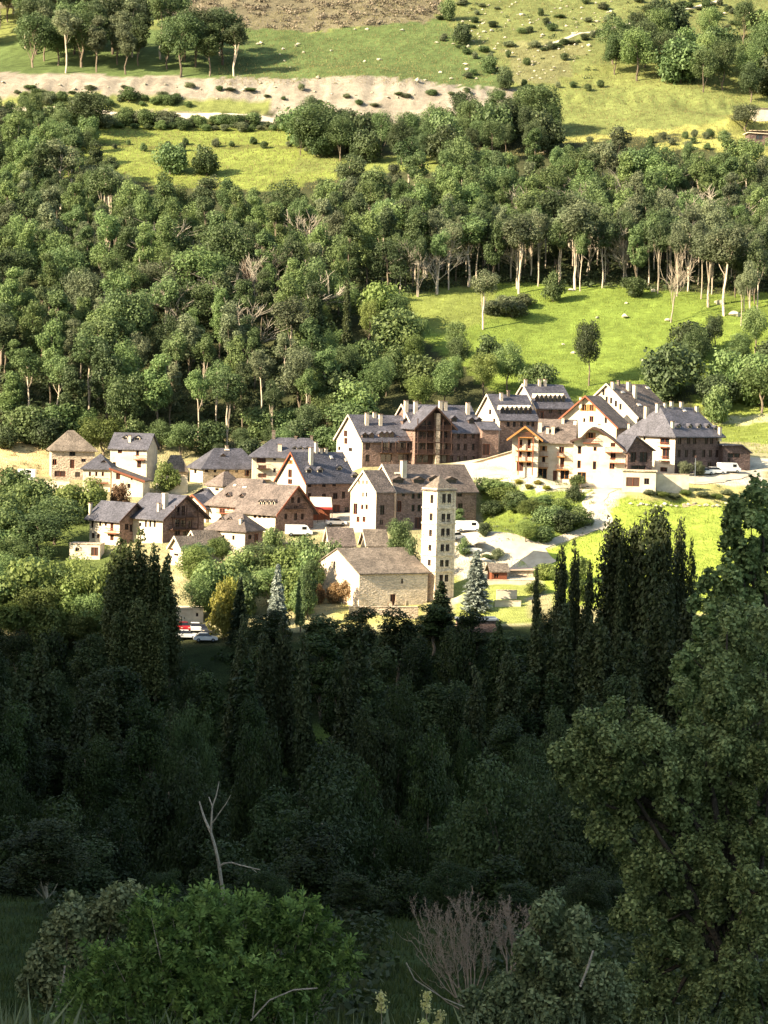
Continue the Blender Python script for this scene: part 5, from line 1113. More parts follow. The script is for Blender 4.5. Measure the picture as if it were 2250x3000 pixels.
# ------------------------------------------------------------------ poplars and trees in the shaded valley
POP = [(1565, 1660, 385, 44, 'slim dark poplar right of the blue spruce, standing apart from the rows'), (1635, 1590, 381, 56, 'dark poplar with two tips left of the three tall ones'), (1672, 1578, 380, 50, 'pointed dark poplar just right of the two-tipped one'), (1715, 1640, 378, 60, 'shorter bushy poplar between the pointed one and the tall ones'),
       (1782, 1528, 378, 112, 'tall dark poplar with jagged tip, leftmost of the tallest three'), (1808, 1545, 376, 70, 'broad dark poplar next to the leftmost of the tallest three'), (1852, 1530, 377, 90, 'dark poplar in the middle of the tallest group'), (1900, 1492, 374, 128, 'tallest dark poplar with a broad jagged crown'), (1932, 1520, 372, 80, 'dark poplar leaning against the tallest one on its right'),
       (1978, 1512, 379, 60, 'slender dark poplar with a narrow tip at the right of the row'), (2012, 1575, 378, 52, 'lower slender poplar at the right end of the row')]
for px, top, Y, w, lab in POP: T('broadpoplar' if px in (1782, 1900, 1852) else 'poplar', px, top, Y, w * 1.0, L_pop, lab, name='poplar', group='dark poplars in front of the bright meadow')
POP2 = [(1050, 1835, 350, 120), (1010, 1900, 340, 110), (300, 2000, 345, 110), (500, 2050, 335, 90), (120, 1870, 350, 110), (60, 1950, 330, 110), (-10, 1990, 320, 110), (230, 1990, 315, 110), (700, 1800, 362, 80), (760, 1850, 355, 90), (820, 1800, 358, 80), (880, 1850, 350, 90),
        (1570, 1800, 360, 110), (1640, 1760, 358, 110), (1740, 1800, 355, 120), (1830, 1850, 350, 130), (1920, 1700, 352, 130), (1990, 1750, 350, 120), (1480, 1900, 345, 100), (2060, 1830, 340, 110), (1380, 1950, 335, 90), (1850, 1980, 320, 120), (1720, 2020, 318, 110)]
PLC = ('at the left edge', 'below the big poplar group', 'below the garden sheds', 'below the church', 'below the bell tower', 'below the dark poplar row', 'behind the big near tree')
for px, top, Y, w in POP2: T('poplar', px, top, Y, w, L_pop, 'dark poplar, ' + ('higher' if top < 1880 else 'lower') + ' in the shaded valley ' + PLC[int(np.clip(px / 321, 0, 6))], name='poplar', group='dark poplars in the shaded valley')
r_ = np.random.RandomState(5)
def band(Y0, Y1, top, amp, n, w, kinds, lab, grp, seed, leafs, x0=-60, x1=2300, skip=None):
    r = np.random.RandomState(seed)
    for i in range(n):
        px = x0 + (x1 - x0) * (i + .5 + .35 * r.randn()) / n; Y = r.uniform(Y0, Y1); t = (top(px) if callable(top) else top) + amp * r.randn()
        if skip and skip(px, t, Y): continue
        pl = ('at the left edge', 'below the big poplars', 'below the sheds', 'below the church', 'below the bell tower', 'below the poplar row', 'behind the big near tree')[int(np.clip(px / 321, 0, 6))]
        T(kinds[r.randint(len(kinds))], px, t, Y, w * r.uniform(.75, 1.3), leafs[r.randint(len(leafs))], lab + ', ' + pl, group=grp)
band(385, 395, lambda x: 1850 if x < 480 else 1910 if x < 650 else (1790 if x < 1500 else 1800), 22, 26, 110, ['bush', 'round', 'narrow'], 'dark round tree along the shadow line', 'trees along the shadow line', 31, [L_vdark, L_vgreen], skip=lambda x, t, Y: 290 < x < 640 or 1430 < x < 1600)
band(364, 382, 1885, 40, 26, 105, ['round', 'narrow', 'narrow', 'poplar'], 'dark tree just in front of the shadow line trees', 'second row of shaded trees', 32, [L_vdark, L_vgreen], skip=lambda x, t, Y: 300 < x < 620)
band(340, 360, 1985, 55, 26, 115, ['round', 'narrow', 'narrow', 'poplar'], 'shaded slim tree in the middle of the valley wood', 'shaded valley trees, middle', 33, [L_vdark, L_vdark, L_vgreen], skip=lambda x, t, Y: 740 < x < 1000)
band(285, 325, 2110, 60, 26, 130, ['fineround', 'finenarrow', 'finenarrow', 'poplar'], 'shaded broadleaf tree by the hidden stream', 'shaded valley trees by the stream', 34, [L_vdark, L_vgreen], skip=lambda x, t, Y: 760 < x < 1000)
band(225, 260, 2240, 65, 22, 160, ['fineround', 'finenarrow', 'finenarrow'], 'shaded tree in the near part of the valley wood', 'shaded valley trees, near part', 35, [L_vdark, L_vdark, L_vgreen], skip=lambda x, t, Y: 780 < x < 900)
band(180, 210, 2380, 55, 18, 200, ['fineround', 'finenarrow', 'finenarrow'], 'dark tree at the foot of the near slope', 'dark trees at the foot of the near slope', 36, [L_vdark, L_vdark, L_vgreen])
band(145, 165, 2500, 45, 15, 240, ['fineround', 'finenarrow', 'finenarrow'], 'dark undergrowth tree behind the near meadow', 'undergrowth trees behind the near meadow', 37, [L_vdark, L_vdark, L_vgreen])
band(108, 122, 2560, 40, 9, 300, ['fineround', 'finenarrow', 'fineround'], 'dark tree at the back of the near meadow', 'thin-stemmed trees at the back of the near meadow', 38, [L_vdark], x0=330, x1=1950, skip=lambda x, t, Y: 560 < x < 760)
T('finenarrow', 130, 2400, 128, 260, L_vgreen, 'twisted dark tree with two thin pale stems at the left edge of the near meadow', bark=M_pbark)
T('finenarrow', 960, 2230, 200, 250, L_vgreen, 'olive-lit dark tree right of the dead white trunk')
T('fineround', 1450, 2230, 175, 320, L_vgreen, 'dark round tree left of the big near tree')
T('fineround', 1650, 2280, 170, 330, L_vgreen, 'rounded dark green tree behind the left bulge of the big near tree')
# dead white trunk in the shade
def deadtree():
    Y = 112.0; mb = MB(); e = at(660, Y + 1); base = Vector((P(660, 2660, Y).x, Y, P(660, 2700, Y).z - 1.2)); s = lambda x, y, dy=0: P(x, y, Y + dy)
    root = empty('dead_tree', base); tag(root, 'bleached dead tree with forked top and one long side branch behind the big bush', 'tree')
    L = lambda pts, r0, r1: [mb.tube(Vector(a) - base, Vector(b_) - base, r0 + (r1 - r0) * i / len(pts), r0 + (r1 - r0) * (i + 1) / len(pts), 7) for i, (a, b_) in enumerate(zip(pts[:-1], pts[1:]))]
    L([base, s(657, 2640), s(648, 2580), s(641, 2530), s(630, 2480), s(618, 2440)], .095, .062); L([s(618, 2440), s(600, 2400, .4), s(590, 2370, .6), s(584, 2348, .8)], .07, .02)
    L([s(618, 2440), s(620, 2390), s(622, 2362), s(634, 2330), s(642, 2290)], .055, .014); L([s(622, 2362), s(612, 2335, .3)], .035, .012); L([s(620, 2415), s(640, 2385, -.3), s(662, 2355, -.5), s(675, 2330, -.7)], .035, .01)
    mb.add('trunk', M_dead, root); mb = MB()
    L = lambda pts, r0, r1: [mb.tube(Vector(a) - base, Vector(b_) - base, r0 + (r1 - r0) * i / len(pts), r0 + (r1 - r0) * (i + 1) / len(pts), 6) for i, (a, b_) in enumerate(zip(pts[:-1], pts[1:]))]
    L([s(641, 2540), s(655, 2530, -.2), s(680, 2527, -.5), s(705, 2535, -.7), s(735, 2542, -.9), s(762, 2548, -1.1)], .05, .02); L([s(735, 2542, -.9), s(752, 2556, -1)], .02, .01)
    mb.add('side_branch', M_dead, root)
deadtree()

# ------------------------------------------------------------------ rocks
def rockmesh(r):
    import bmesh
    bm = bmesh.new(); bmesh.ops.create_icosphere(bm, subdivisions=2, radius=1)
    s = np.array([1, .8, .62]) * (.8 + .4 * r.rand(3)); ph = r.rand(6) * 6
    for v in bm.verts:
        p = np.array(v.co); k = 1 + .16 * math.sin(p[0] * 3 + ph[0]) + .14 * math.sin(p[1] * 4 + ph[1]) + .12 * math.sin(p[2] * 5 + ph[2]) + .1 * r.randn(); v.co = Vector(p * s * k)
    me = bpy.data.meshes.new('boulder'); bm.to_mesh(me); bm.free(); me.materials.append(M_rock); return me
RK = [rockmesh(np.random.RandomState(60 + i)) for i in range(5)]
def rock(px, py, w, label, group=None):
    p = hit(px, py, 390)
    if p is None: return
    s = w / 2 * p.y / F; o = link('boulder', RK[random.randrange(5)], None, (p.x, p.y, p.z + s * .25), (0, 0, random.random() * 6.28), (s, s, s * random.uniform(.7, 1.2))); tag(o, label, 'rock', group)
for i, (x, y) in enumerate(((1328, 130), (1372, 138), (1362, 190), (1370, 205), (1222, 238), (1247, 236), (1348, 252), (1322, 232), (1290, 214), (1278, 126), (1178, 90), (1750, 65), (2122, 42), (2200, 38), (1725, 135), (1610, 70), (1680, 100), (1590, 105), (1395, 232), (1490, 62), (1530, 45), (1790, 35), (1930, 80), (1380, 62), (1440, 92), (1420, 95))):
    rock(x, y, random.uniform(9, 18), 'pale boulder on the rocky slope at the upper right', 'pale boulders at the upper right')
for x, y in ((668, 90), (655, 94), (765, 128), (755, 130), (830, 145), (868, 135), (890, 155), (875, 130), (850, 198), (835, 180), (930, 230), (970, 150), (1068, 182), (1112, 176), (1040, 88), (1075, 88), (820, 160), (712, 265), (885, 262), (765, 245)):
    rock(x, y, random.uniform(7, 15), 'pale boulder on the green pasture above the soil bank', 'pale boulders on the pasture')
r = np.random.RandomState(77)
k = 0
while k < 130:
    x, y = r.uniform(1280, 1800), r.uniform(0, 250)
    if inpoly([x], [y], [(1300, 0), (1900, 0), (1800, 90), (1700, 200), (1640, 250), (1480, 240), (1400, 150)])[0]:
        rock(x, y, r.uniform(4, 11), 'small stone of the rubble strewn over the upper right slope', 'stones strewn over the upper right slope'); k += 1
for i, (x, y, w, lab) in enumerate(((1830, 930, 22, 'large pale boulder in the middle of the sloping meadow'), (1958, 940, 20, 'pale boulder at the foot of the bleached tree'), (2040, 985, 22, 'pale boulder low on the sloping meadow, left of a pair'), (2078, 985, 22, 'pale boulder low on the sloping meadow, right of a pair'), (1672, 852, 20, 'pale boulder at the foot of the tallest pale-trunked tree'), (1915, 855, 20, 'pale boulder at the shaded wood edge'), (2105, 890, 26, 'tall upright boulder between the pale trunks'), (2150, 925, 34, 'big grey boulder by the thin trunks at the right'), (1750, 932, 12, 'small pale stone left of the large meadow boulder'), (1680, 1035, 14, 'small pale stone left of the two-lobed tree'), (1885, 1058, 14, 'small pale stone low on the meadow'), (1835, 890, 12, 'small pale stone above the large meadow boulder'), (1650, 1010, 10, 'tiny pale stone left of the two-lobed dark tree'))):
    rock(x, y, w, lab)
for x in range(1850, 2160, 17): rock(x + random.uniform(-5, 5), 1480 + random.uniform(-4, 6), random.uniform(9, 18), 'pale stone of the rough stone row along the top of the bright meadow', 'stones along the top of the bright meadow')

for i in range(34):
    x = 20 + 1400 * i / 34 + r.uniform(-15, 15); rock(x, 238 + r.uniform(0, 40) + .02 * x, r.uniform(5, 13), 'pale stone lying on the bare soil bank', 'stones on the soil bank')
for i in range(26):
    x = 40 + 1380 * i / 26 + r.uniform(-20, 20); TB('bush', x, 250 + r.uniform(-8, 42) + .02 * x, r.uniform(8, 20), r.uniform(14, 40), [L_grey, L_oak][i % 2], 'small shrub growing on the bare soil bank', cat='shrub', name='shrub', group='shrubs on the soil bank')

ribbon('path', [(1600, 136), (1750, 92), (1900, 52), (2050, 18), (2110, 2)], 1.8, M_path)
r = np.random.RandomState(91)
for i in range(90):
    x = r.uniform(1290, 2240); y = r.uniform(5, 235) if x < 1720 else r.uniform(5, 90)
    if i < 26: x = 1590 + 540 * i / 26; y = 140 - (x - 1600) * .26 + r.uniform(4, 12)
    TB('bush', x, y, r.uniform(8, 24), r.uniform(14, 38), [L_dark, L_grey, L_oak][i % 3], 'small dark bush ' + ('beside the faint path' if i < 26 else 'among the stones') + ' on the upper right slope', cat='shrub', name='shrub', group='bushes beside the faint path' if i < 26 else 'bushes among the upper stones')

# ------------------------------------------------------------------ vehicles
def car(px, py, Y, L_, rz, paint, label, van=False):
    """four-wheeled vehicle: lofted body, cabin, glass, wheels"""
    h_ = hit(px, py, Y - 14, Y + 14); pr = h_ or P(px, py, Y); z = H1(pr.x, pr.y); root = empty('parked_van' if van else 'parked_car', (pr.x, pr.y, z + .04), rad(rz)); tag(root, label, 'van' if van else 'car')
    w = .88; l = L_ / 2
    if van: body = [(-l, .35), (l, .35), (l, .95), (l * .82, 1.15), (l * .6, 1.95), (l * .5, 2.05), (-l * .96, 2.05), (-l, 1.9)]
    else: body = [(-l, .32), (l, .32), (l, .72), (l * .94, .84), (l * .52, .94), (-l * .9, .96), (-l, .8)]
    MB().prism(body, -w, w, 'y').add('body', paint, root, recalc=True)
    if not van:
        c = MB(); n = len(c.v); a = [(l * .5, .93), (l * .2, 1.42), (-l * .55, 1.44), (-l * .88, .95)]
        c.v = [(x, -w + .04 + (.14 if z_ > 1 else 0), z_) for x, z_ in a] + [(x, w - .04 - (.14 if z_ > 1 else 0), z_) for x, z_ in a]
        c.f = [(0, 1, 2, 3), (7, 6, 5, 4), (0, 4, 5, 1), (1, 5, 6, 2), (2, 6, 7, 3)]; c.add('windows', M_glass, root, recalc=True)
        MB().box((-l * .53, -w + .17, 1.43), (l * .2, w - .17, 1.47)).add('roof', paint, root)
    else:
        MB().box((l * .2, -w - .01, 1.2), (l * .55, w + .01, 1.75)).add('windows', M_glass, root)
    for sx in (-.62, .62):
        for sy in (-1, 1):
            m_ = MB(); m_.tube((0, -.1, 0), (0, .1, 0), .31, .31, 12); m_.f.append(tuple(reversed(range(12)))); o = m_.add('wheel', M_rubber, root, loc=(sx * l, sy * (w - .06), .31))
            h = MB(); h.tube((0, sy * .1, 0), (0, sy * .115, 0), .17, .17, 10); h.add('hub', M_metal, o)
    for sy in (-.62, .62): MB().box((l - .01, sy - .16, .62), (l + .02, sy + .16, .76)).add('headlight', M_white, root)
    return root
car(537, 1848, 404, 3.9, -75, M_red_car, 'small red car parked left of the white one beside the poplars')
car(572, 1850, 404, 4.2, -80, M_white_car, 'white car parked between the red and the dark car')
car(602, 1856, 403, 4.1, -78, M_dark_car, 'dark car parked right of the white one beside the poplars')
car(545, 1872, 400.5, 4.0, 8, M_white_car, 'pale car in front of the red car at the shadow line')
car(602, 1880, 400, 4.0, 8, M_white_car, 'silvery car in front of the dark car at the shadow line')
car(2062, 1392, 476, 3.8, 20, M_white_car, 'small white car parked nearest the umbrella-shaped trees before the hotel')
car(2095, 1390, 477, 4.1, 20, M_white_car, 'white car parked in the middle of the row before the hotel')
car(2135, 1386, 478.5, 4.6, 20, M_white_car, 'larger white van at the right end of the row before the hotel', True)
car(1372, 1558, 440, 4.9, 5, M_white_car, 'big white van on the pale square right of the bell tower', True)
car(1335, 1545, 441, 4.0, 60, M_white_car, 'white car half hidden behind the bell tower')
car(1378, 1620, 430, 3.9, 15, M_white_car, 'small white car below the clipped olive-green tree')
car(1245 - 370, 1570, 446, 5.0, 10, M_white_car, 'long white van parked in front of the timber gable house', True)
car(985, 1540, 449, 3.9, 10, M_white_car, 'white car left of the blank white gable house')
for q, x in enumerate((1000, 960)):
    pass
# parasols and small street objects
def parasol(px, py, Y, R_, m_, label):
    pr = P(px, py, Y); z = H1(pr.x, pr.y); root = empty('parasol', (pr.x, pr.y, z)); tag(root, label, 'parasol')
    MB().tube((0, 0, 0), (0, 0, 2.5), .04, .035, 6).add('pole', M_woodd, root); c = MB(); n = 8
    for i in range(n): a, b_ = 6.283 * i / n, 6.283 * (i + 1) / n; c.poly([(R_ * math.cos(a), R_ * math.sin(a), 2.15), (R_ * math.cos(b_), R_ * math.sin(b_), 2.15), (0, 0, 2.7)]); c.poly([(R_ * math.cos(a), R_ * math.sin(a), 1.95), (R_ * math.cos(b_), R_ * math.sin(b_), 1.95), (R_ * math.cos(b_), R_ * math.sin(b_), 2.15), (R_ * math.cos(a), R_ * math.sin(a), 2.15)])
    c.add('canopy', m_, root)
parasol(1398, 1550, 437, 1.7, M_white, 'white parasol on the pale square right of the white van')
parasol(1420, 1598, 433, 1.4, M_cream, 'cream parasol with things under it on the pale square')
# people? none distinct; signpost by the bell tower, lamp
def lamp(px, py, Y, h, label):
    pr = P(px, py, Y); z = H1(pr.x, pr.y); root = empty('street_lamp', (pr.x, pr.y, z)); tag(root, label, 'lamp')
    MB().tube((0, 0, -.3), (0, 0, h), .07, .05, 8).add('pole', M_metal, root); MB().taper((-.18, -.18, h), (.18, .18, h + .45), .06).add('lantern', M_woodd, root)
lamp(2036, 1405, 470, 5.2, 'thick pale pole standing between the umbrella-shaped trees before the hotel')
# ------------------------------------------------------------------ the big near tree at the right
def pw(px, py, Y): return np.array(P(px, py, Y))
def cluster_tree(name, label, cl, Y, n, size, leaf, seed, cat='tree', trunk=None, aspect=1.5, depth=1.0, bark=M_darkbark):
    """crown made of real leaf clumps; cl = (column,row,radius in px,distance offset)"""
    r = np.random.RandomState(seed); C = []; R = []
    for px, py, rp, dy in cl:
        s = rp * Y / F; C.append(pw(px, py, Y + dy)); R.append([s, s * depth, s])
    C = np.array(C); R = np.array(R); base = np.array(at(trunk[0], Y)) if trunk else np.array([C[:, 0].mean(), Y, C[:, 2].min()])
    root = empty(name, base); tag(root, label, cat)
    # sub-clumps: hanging sprays inside each clump
    C2 = []; R2 = []
    for c, q in zip(C, R):
        m = max(5, int(q[0] * q[0] * 40))
        for _ in range(m):
            d = unit(r.randn(3)); k = .45 + .6 * r.rand(); C2.append(c + d * q * k); s = r.uniform(.1, .24); R2.append([s, s, s * 1.25])
    C2 = np.array(C2) - base; R2 = np.array(R2)
    V, t = cloud(r, C2, R2, n, size, shell=.3, outw=.6, aspect=aspect, tone0=.42)
    tone = t + .22 * (r.rand(len(t)) > .86)
    me = quads('crown' if cat == 'tree' else 'foliage', V, tone, leaf); link(me.name, me, root)
    mb = MB(); bt = Vector((0, 0, -.6))
    if trunk:
        q = bt; top = Vector(C[np.argsort(C[:, 2])[len(C) // 2]] - base); top = Vector((top.x * .4, top.y, top.z))
        pts = [bt.lerp(top, t_) + Vector((.1 * math.sin(t_ * 7), 0, 0)) for t_ in np.linspace(0, 1, 7)]
        for i in range(6): mb.tube(pts[i], pts[i + 1], trunk[1] * (1 - .12 * i), trunk[1] * (1 - .12 * (i + 1)), 9)
        for c in C:
            c = Vector(c - base); s = pts[r.randint(2, 6)]; m_ = s.lerp(c, .5) + Vector((0, 0, .2)); mb.tube(s, m_, trunk[1] * .4, trunk[1] * .25, 6); mb.tube(m_, c, trunk[1] * .25, .015, 5)
        mb.add('trunk', bark, root, smooth=True)
    else:
        for c in C2[::3]:
            c = Vector(c); s = Vector((c.x * .3 + .1 * r.randn(), .1 * r.randn(), -.1)); m_ = s.lerp(c, .55) + Vector((c.x * .1, 0, .1)); mb.tube(s, m_, .02, .013, 5, False); mb.tube(m_, c, .013, .004, 4)
        mb.add('stems', bark, root)
    return root
NT_ = [(2230, 1960, 150, 1), (2080, 2030, 100, .4), (2200, 2150, 170, 0), (2060, 2200, 120, -.3), (2250, 2330, 190, .2), (2020, 2350, 130, 0), (1880, 2230, 110, -.6), (1770, 2190, 100, -.4), (1680, 2230, 80, -.3), (1800, 2310, 110, 0), (1720, 2340, 60, -.2), (1900, 2400, 110, .3), (1780, 2420, 55, .1), (1990, 2500, 130, .2), (2150, 2520, 150, 0), (1880, 2540, 90, 0), (1850, 2680, 80, .2), (1950, 2700, 120, 0), (2100, 2700, 120, .2), (2010, 2850, 130, 0), (1880, 2880, 90, 0), (2230, 2620, 80, -1.0), (2200, 2800, 110, -1.0), (2100, 2950, 130, -.8), (1930, 3020, 110, -.3), (2240, 2960, 110, -1.2), (2130, 1850, 90, .8), (1840, 2080, 60, .1), (1870, 2150, 70, 0), (2320, 2150, 150, 1), (2330, 2500, 150, 1), (1820, 2960, 80, 0), (1660, 2210, 50, -.3)]
cluster_tree('tree', 'big near leafy tree filling the lower right, grey-green leaves in hanging clumps', NT_, 44, 150000, .053, L_near, 5, trunk=(2230, .22))
NT2 = [(2230, 1460, 70, 0), (2200, 1540, 80, 0), (2170, 1620, 70, 0), (2240, 1660, 110, .5), (2130, 1700, 55, 0), (2210, 1780, 110, .3), (2100, 1790, 70, 0), (2060, 1860, 60, 0), (2160, 1880, 110, 0), (2280, 1560, 90, 1), (2290, 1860, 120, 1), (2030, 1930, 60, 0), (2110, 1960, 100, .5), (2090, 1730, 40, 0), (2150, 1480, 30, 0), (2005, 2000, 60, .3), (2080, 2080, 120, .5), (2250, 2000, 150, 1)]
cluster_tree('tree', 'tall dark tree at the right edge rising above the big near tree', NT2, 66, 42000, .1, L_near, 6, trunk=(2280, .3))
# bush at the lower left: pinnate sprays of long leaflets
def spraybush(label, cl, Y, n, L_, leaf, seed, name='shrub', droop=-.15):
    r = np.random.RandomState(seed); C = np.array([pw(px, py, Y + dy) for px, py, rp, dy in cl]); R = np.array([rp * Y / F for _, _, rp, _ in cl])
    base = np.array(at(float(np.mean([c[0] for c in cl])), Y)); root = empty(name, base); tag(root, label, 'shrub')
    ci = r.choice(len(C), n, p=R ** 2 / (R ** 2).sum()); d = unit(r.randn(n, 3) + np.array([0, -.25, .35])); p = C[ci] + d * (R[ci] * (.4 + .6 * r.rand(n) + .5 * (r.rand(n) > .9) * r.rand(n) + .2 * np.sin(d[:, 0] * 9 + ci) * np.sin(d[:, 2] * 8)))[:, None]
    ax = unit(d * .6 + r.randn(n, 3) * .5 + np.array([0, -.1, .55])); side = unit(np.cross(ax, d + r.randn(n, 3) * .3)); nr = unit(np.cross(side, ax))
    V = []; tn = []
    t0 = .36 + .1 * r.randn(len(C))[ci] + .2 * r.randn(n)
    for k in range(9):
        f = (k // 2 + .6) / 5; sg = (k % 2) * 2 - 1 if k < 8 else 0
        if k == 8: f = 1.0
        b_ = p + ax * (L_ * 1.6 * f) + np.array([0, 0, 1.0]) * (droop * L_ * f * f)
        dr = unit(ax * (.6 if sg else 1) + side * sg * .85 + np.array([0, 0, droop]) + r.randn(n, 3) * .12); w_ = unit(np.cross(dr, nr + r.randn(n, 3) * .25)) * (L_ * .2)
        ln = L_ * (.75 + .5 * r.rand(n, 1)); tip = b_ + dr * ln + np.array([0, 0, -.12]) * ln; mid = b_ + dr * ln * .45
        V.append(np.stack([b_, mid - w_, tip, mid + w_], 1)); tn.append(t0 + .13 * r.randn(n))
    V = np.concatenate(V) - base; tn = np.concatenate(tn)
    me = quads('foliage', V, tn, leaf); link('foliage', me, root); mb = MB()
    for i in range(0, n, max(1, n // 260)):
        c = Vector(p[i] - base); s = Vector((c.x * .55, c.y * .4, -.3)); m_ = s.lerp(c, .6) + Vector((0, 0, .12)); mb.tube(s, m_, .018, .012, 5, False); mb.tube(m_, c, .012, .004, 4)
    mb.add('stems', M_pbark, root); return root
spraybush('big near bush of long pointed bright green leaflets at the lower left', [(480, 2760, 130, 0), (600, 2720, 110, .2), (700, 2760, 120, .3), (830, 2770, 120, .2), (880, 2690, 70, .3), (930, 2740, 60, .2), (420, 2880, 150, -.2), (560, 2880, 150, -.3), (700, 2900, 150, -.3), (850, 2900, 130, -.2), (980, 2850, 70, 0), (1020, 2800, 40, 0), (320, 2860, 90, 0), (250, 2960, 110, -.2), (400, 3000, 150, -.5), (600, 3020, 150, -.6), (800, 3010, 140, -.6), (440, 2660, 50, .4), (590, 2640, 40, .5), (730, 2680, 60, .4)], 38, 4300, .105, L_bush, 9)
cluster_tree('shrub', 'darker shrub of small round leaves at the left end of the big near bush', [(330, 2640, 70, .5), (250, 2680, 80, .5), (180, 2740, 70, .4), (140, 2810, 60, .3), (200, 2820, 90, .4), (290, 2740, 90, .6), (110, 2870, 40, .3), (180, 2890, 60, .2), (370, 2660, 60, .6)], 41, 15000, .06, L_near2, 12, cat='shrub')
cluster_tree('shrub', 'olive leafy shrub between the bare reddish shrub and the big near tree', [(1620, 2740, 70, .2), (1700, 2760, 70, .2), (1560, 2830, 80, 0), (1660, 2850, 100, 0), (1760, 2860, 80, 0), (1500, 2900, 70, 0), (1600, 2950, 100, -.2), (1730, 2960, 100, -.2), (1460, 2980, 70, -.2), (1590, 2680, 40, .2), (1400, 2960, 50, 0)], 39, 22000, .055, L_near2, 13, cat='shrub')
# reddish bare shrub
def bareshrub():
    r = np.random.RandomState(21); Y = 41.5; base = pw(1365, 2960, Y); root = empty('shrub', base); tag(root, 'leafless reddish shrub with many fanned upright twigs at the bottom', 'shrub'); mb = MB()
    def stem(p, tgt, r0, depth):
        n = 7; q = Vector(p); d = (Vector(tgt) - q); side = Vector((r.randn() * .1, r.randn() * .1, 0)) * d.length * .3
        for i in range(n):
            t = (i + 1) / n; e = Vector(p) + d * t + side * math.sin(t * 3.1) + Vector((0, 0, -.10 * d.length * abs(d.x) / (d.length + .01) * math.sin(t * 3.1))) + Vector(r.randn(3)) * .012
            mb.tube(q, e, r0 * (1 - .75 * i / n), r0 * (1 - .75 * (i + 1) / n), 5, False)
            if depth and i >= 2:
                for _ in range(2):
                    dd = (e - q).normalized(); k = Vector((r.randn() * .45, r.randn() * .45, .25)); stem(e, e + (dd + k).normalized() * d.length * r.uniform(.16, .32), max(.003, r0 * .45), depth - 1)
            q = e
    for i in range(13):
        tx = 1225 + 260 * (i + .5) / 15 + 12 * r.randn(); ty = 2690 + 60 * abs((i - 6) / 8) ** 1.6 + 18 * r.randn(); o = Vector((.12 * r.randn(), .2 * r.randn(), 0)); stem(o, Vector(pw(tx, ty, Y + .5 * r.randn()) - base), r.uniform(.009, .016), 2)
    for i in range(8):
        tx = 1450 + 150 * i / 8 + 10 * r.randn(); ty = 2680 + 40 * abs(i - 3) / 4 + 20 * r.randn(); b_ = Vector(pw(1495, 2850, Y) - base); stem(b_ + Vector((.05 * r.randn(), .1 * r.randn(), 0)), Vector(pw(tx, ty, Y + .4 * r.randn()) - base), r.uniform(.01, .018), 2)
    stem((0, 0, 0), Vector(pw(1210, 2760, Y) - base), .014, 1); stem((0, 0, -.05), Vector(pw(1190, 2820, Y) - base), .012, 0)
    mb.add('twigs', M_twig, root)
    for x0, y0, x1, y1 in ((1790, 2720, 1700, 2880), (1640, 2800, 1600, 2860)): pass
bareshrub()
def stick(pts, Y, r0, label):
    base = pw(pts[0][0], pts[0][1], Y); mb = MB(); 
    for a, b_ in zip(pts[:-1], pts[1:]): mb.tube(Vector(pw(*a, Y) - base), Vector(pw(*b_, Y) - base), r0, r0 * .75, 6)
    o = mb.add('branch', M_dead, None, loc=base); tag(o, label, 'branch')
stick([(1700, 2890), (1720, 2840), (1738, 2785)], 38.2, .022, 'broken pale branch poking out of the olive shrub')
stick([(735, 2990), (790, 2930), (860, 2900), (930, 2895)], 36.6, .014, 'thin pale dead branch lying in front of the big near bush')
stick([(740, 2980), (750, 2900)], 36.6, .01, 'short upright dead twig in front of the big near bush')
stick([(1190, 2820), (1215, 2870), (1300, 2925), (1360, 2950)], 38.5, .012, 'long arching dead twig left of the bare reddish shrub')
stick([(165, 2950), (185, 2880), (190, 2830)], 39, .02, 'pale slanting stem under the dark left shrub')

# ------------------------------------------------------------------ grasses
def grass(name, label, Y0, Y1, n, h, seed, leaf, poly=None, wid=.02, y0=0):
    r = np.random.RandomState(seed); Y = r.uniform(Y0, Y1, n); X = r.uniform(-1, 1, n) * Y * .175
    clump = np.sin(X * 1.7 + 2 * np.sin(Y * 1.1)) * np.sin(Y * 1.9 + X) ; keep = clump > -.75; X, Y, clump = X[keep], Y[keep], clump[keep]; Z = H(X, Y)
    if poly is not None:
        pp = proj(np.stack([X, Y, Z], -1)); k = np.zeros(len(X), bool)
        for q in poly: k |= inpoly(pp[:, 0], pp[:, 1], q)
        X, Y, Z, clump = X[k], Y[k], Z[k], clump[k]
    n = len(X); hh = h * (.5 + .7 * r.rand(n)) * (1 + .35 * clump); a = r.rand(n) * 6.28; p = np.stack([X, Y, Z - .03], -1); w = np.stack([np.cos(a), np.sin(a), 0 * a], -1) * wid / 2
    ln = np.stack([r.randn(n) * .3, r.randn(n) * .3, np.ones(n)], -1) * hh[:, None]; mid = p + ln * .55 + w * 0; tip = p + ln * 1.0 + np.stack([r.randn(n), r.randn(n), 0 * a], -1) * hh[:, None] * .05
    V = np.stack([p - w, p + w, mid + w * .7, tip], 1); t = .35 + .22 * r.randn(n) + .15 * clump
    me = quads(name, V, t, leaf); o = link(name, me); tag(o, label, 'grass', kind='stuff')
grass('grass', 'tall rough grass and weeds along the bottom of the picture', 31, 46, 110000, .34, 40, L_grass, wid=.014)
grass('grass', 'scattered taller dry grass stalks at the bottom of the picture', 31, 42, 1500, .7, 45, L_grey, wid=.007)
grass('grass', 'dim grass of the shaded near meadow', 44, 132, 70000, .3, 41, leafmat('shade_darkened_grass', (.02, .035, .01), (.08, .1, .03), .4, .1), wid=.05)  # blades coloured darker to carry the meadow's shade
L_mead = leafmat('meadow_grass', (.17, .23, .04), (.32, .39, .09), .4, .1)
L_dry = leafmat('dry_slope_grass', (.16, .15, .06), (.32, .28, .12), .4, .1)
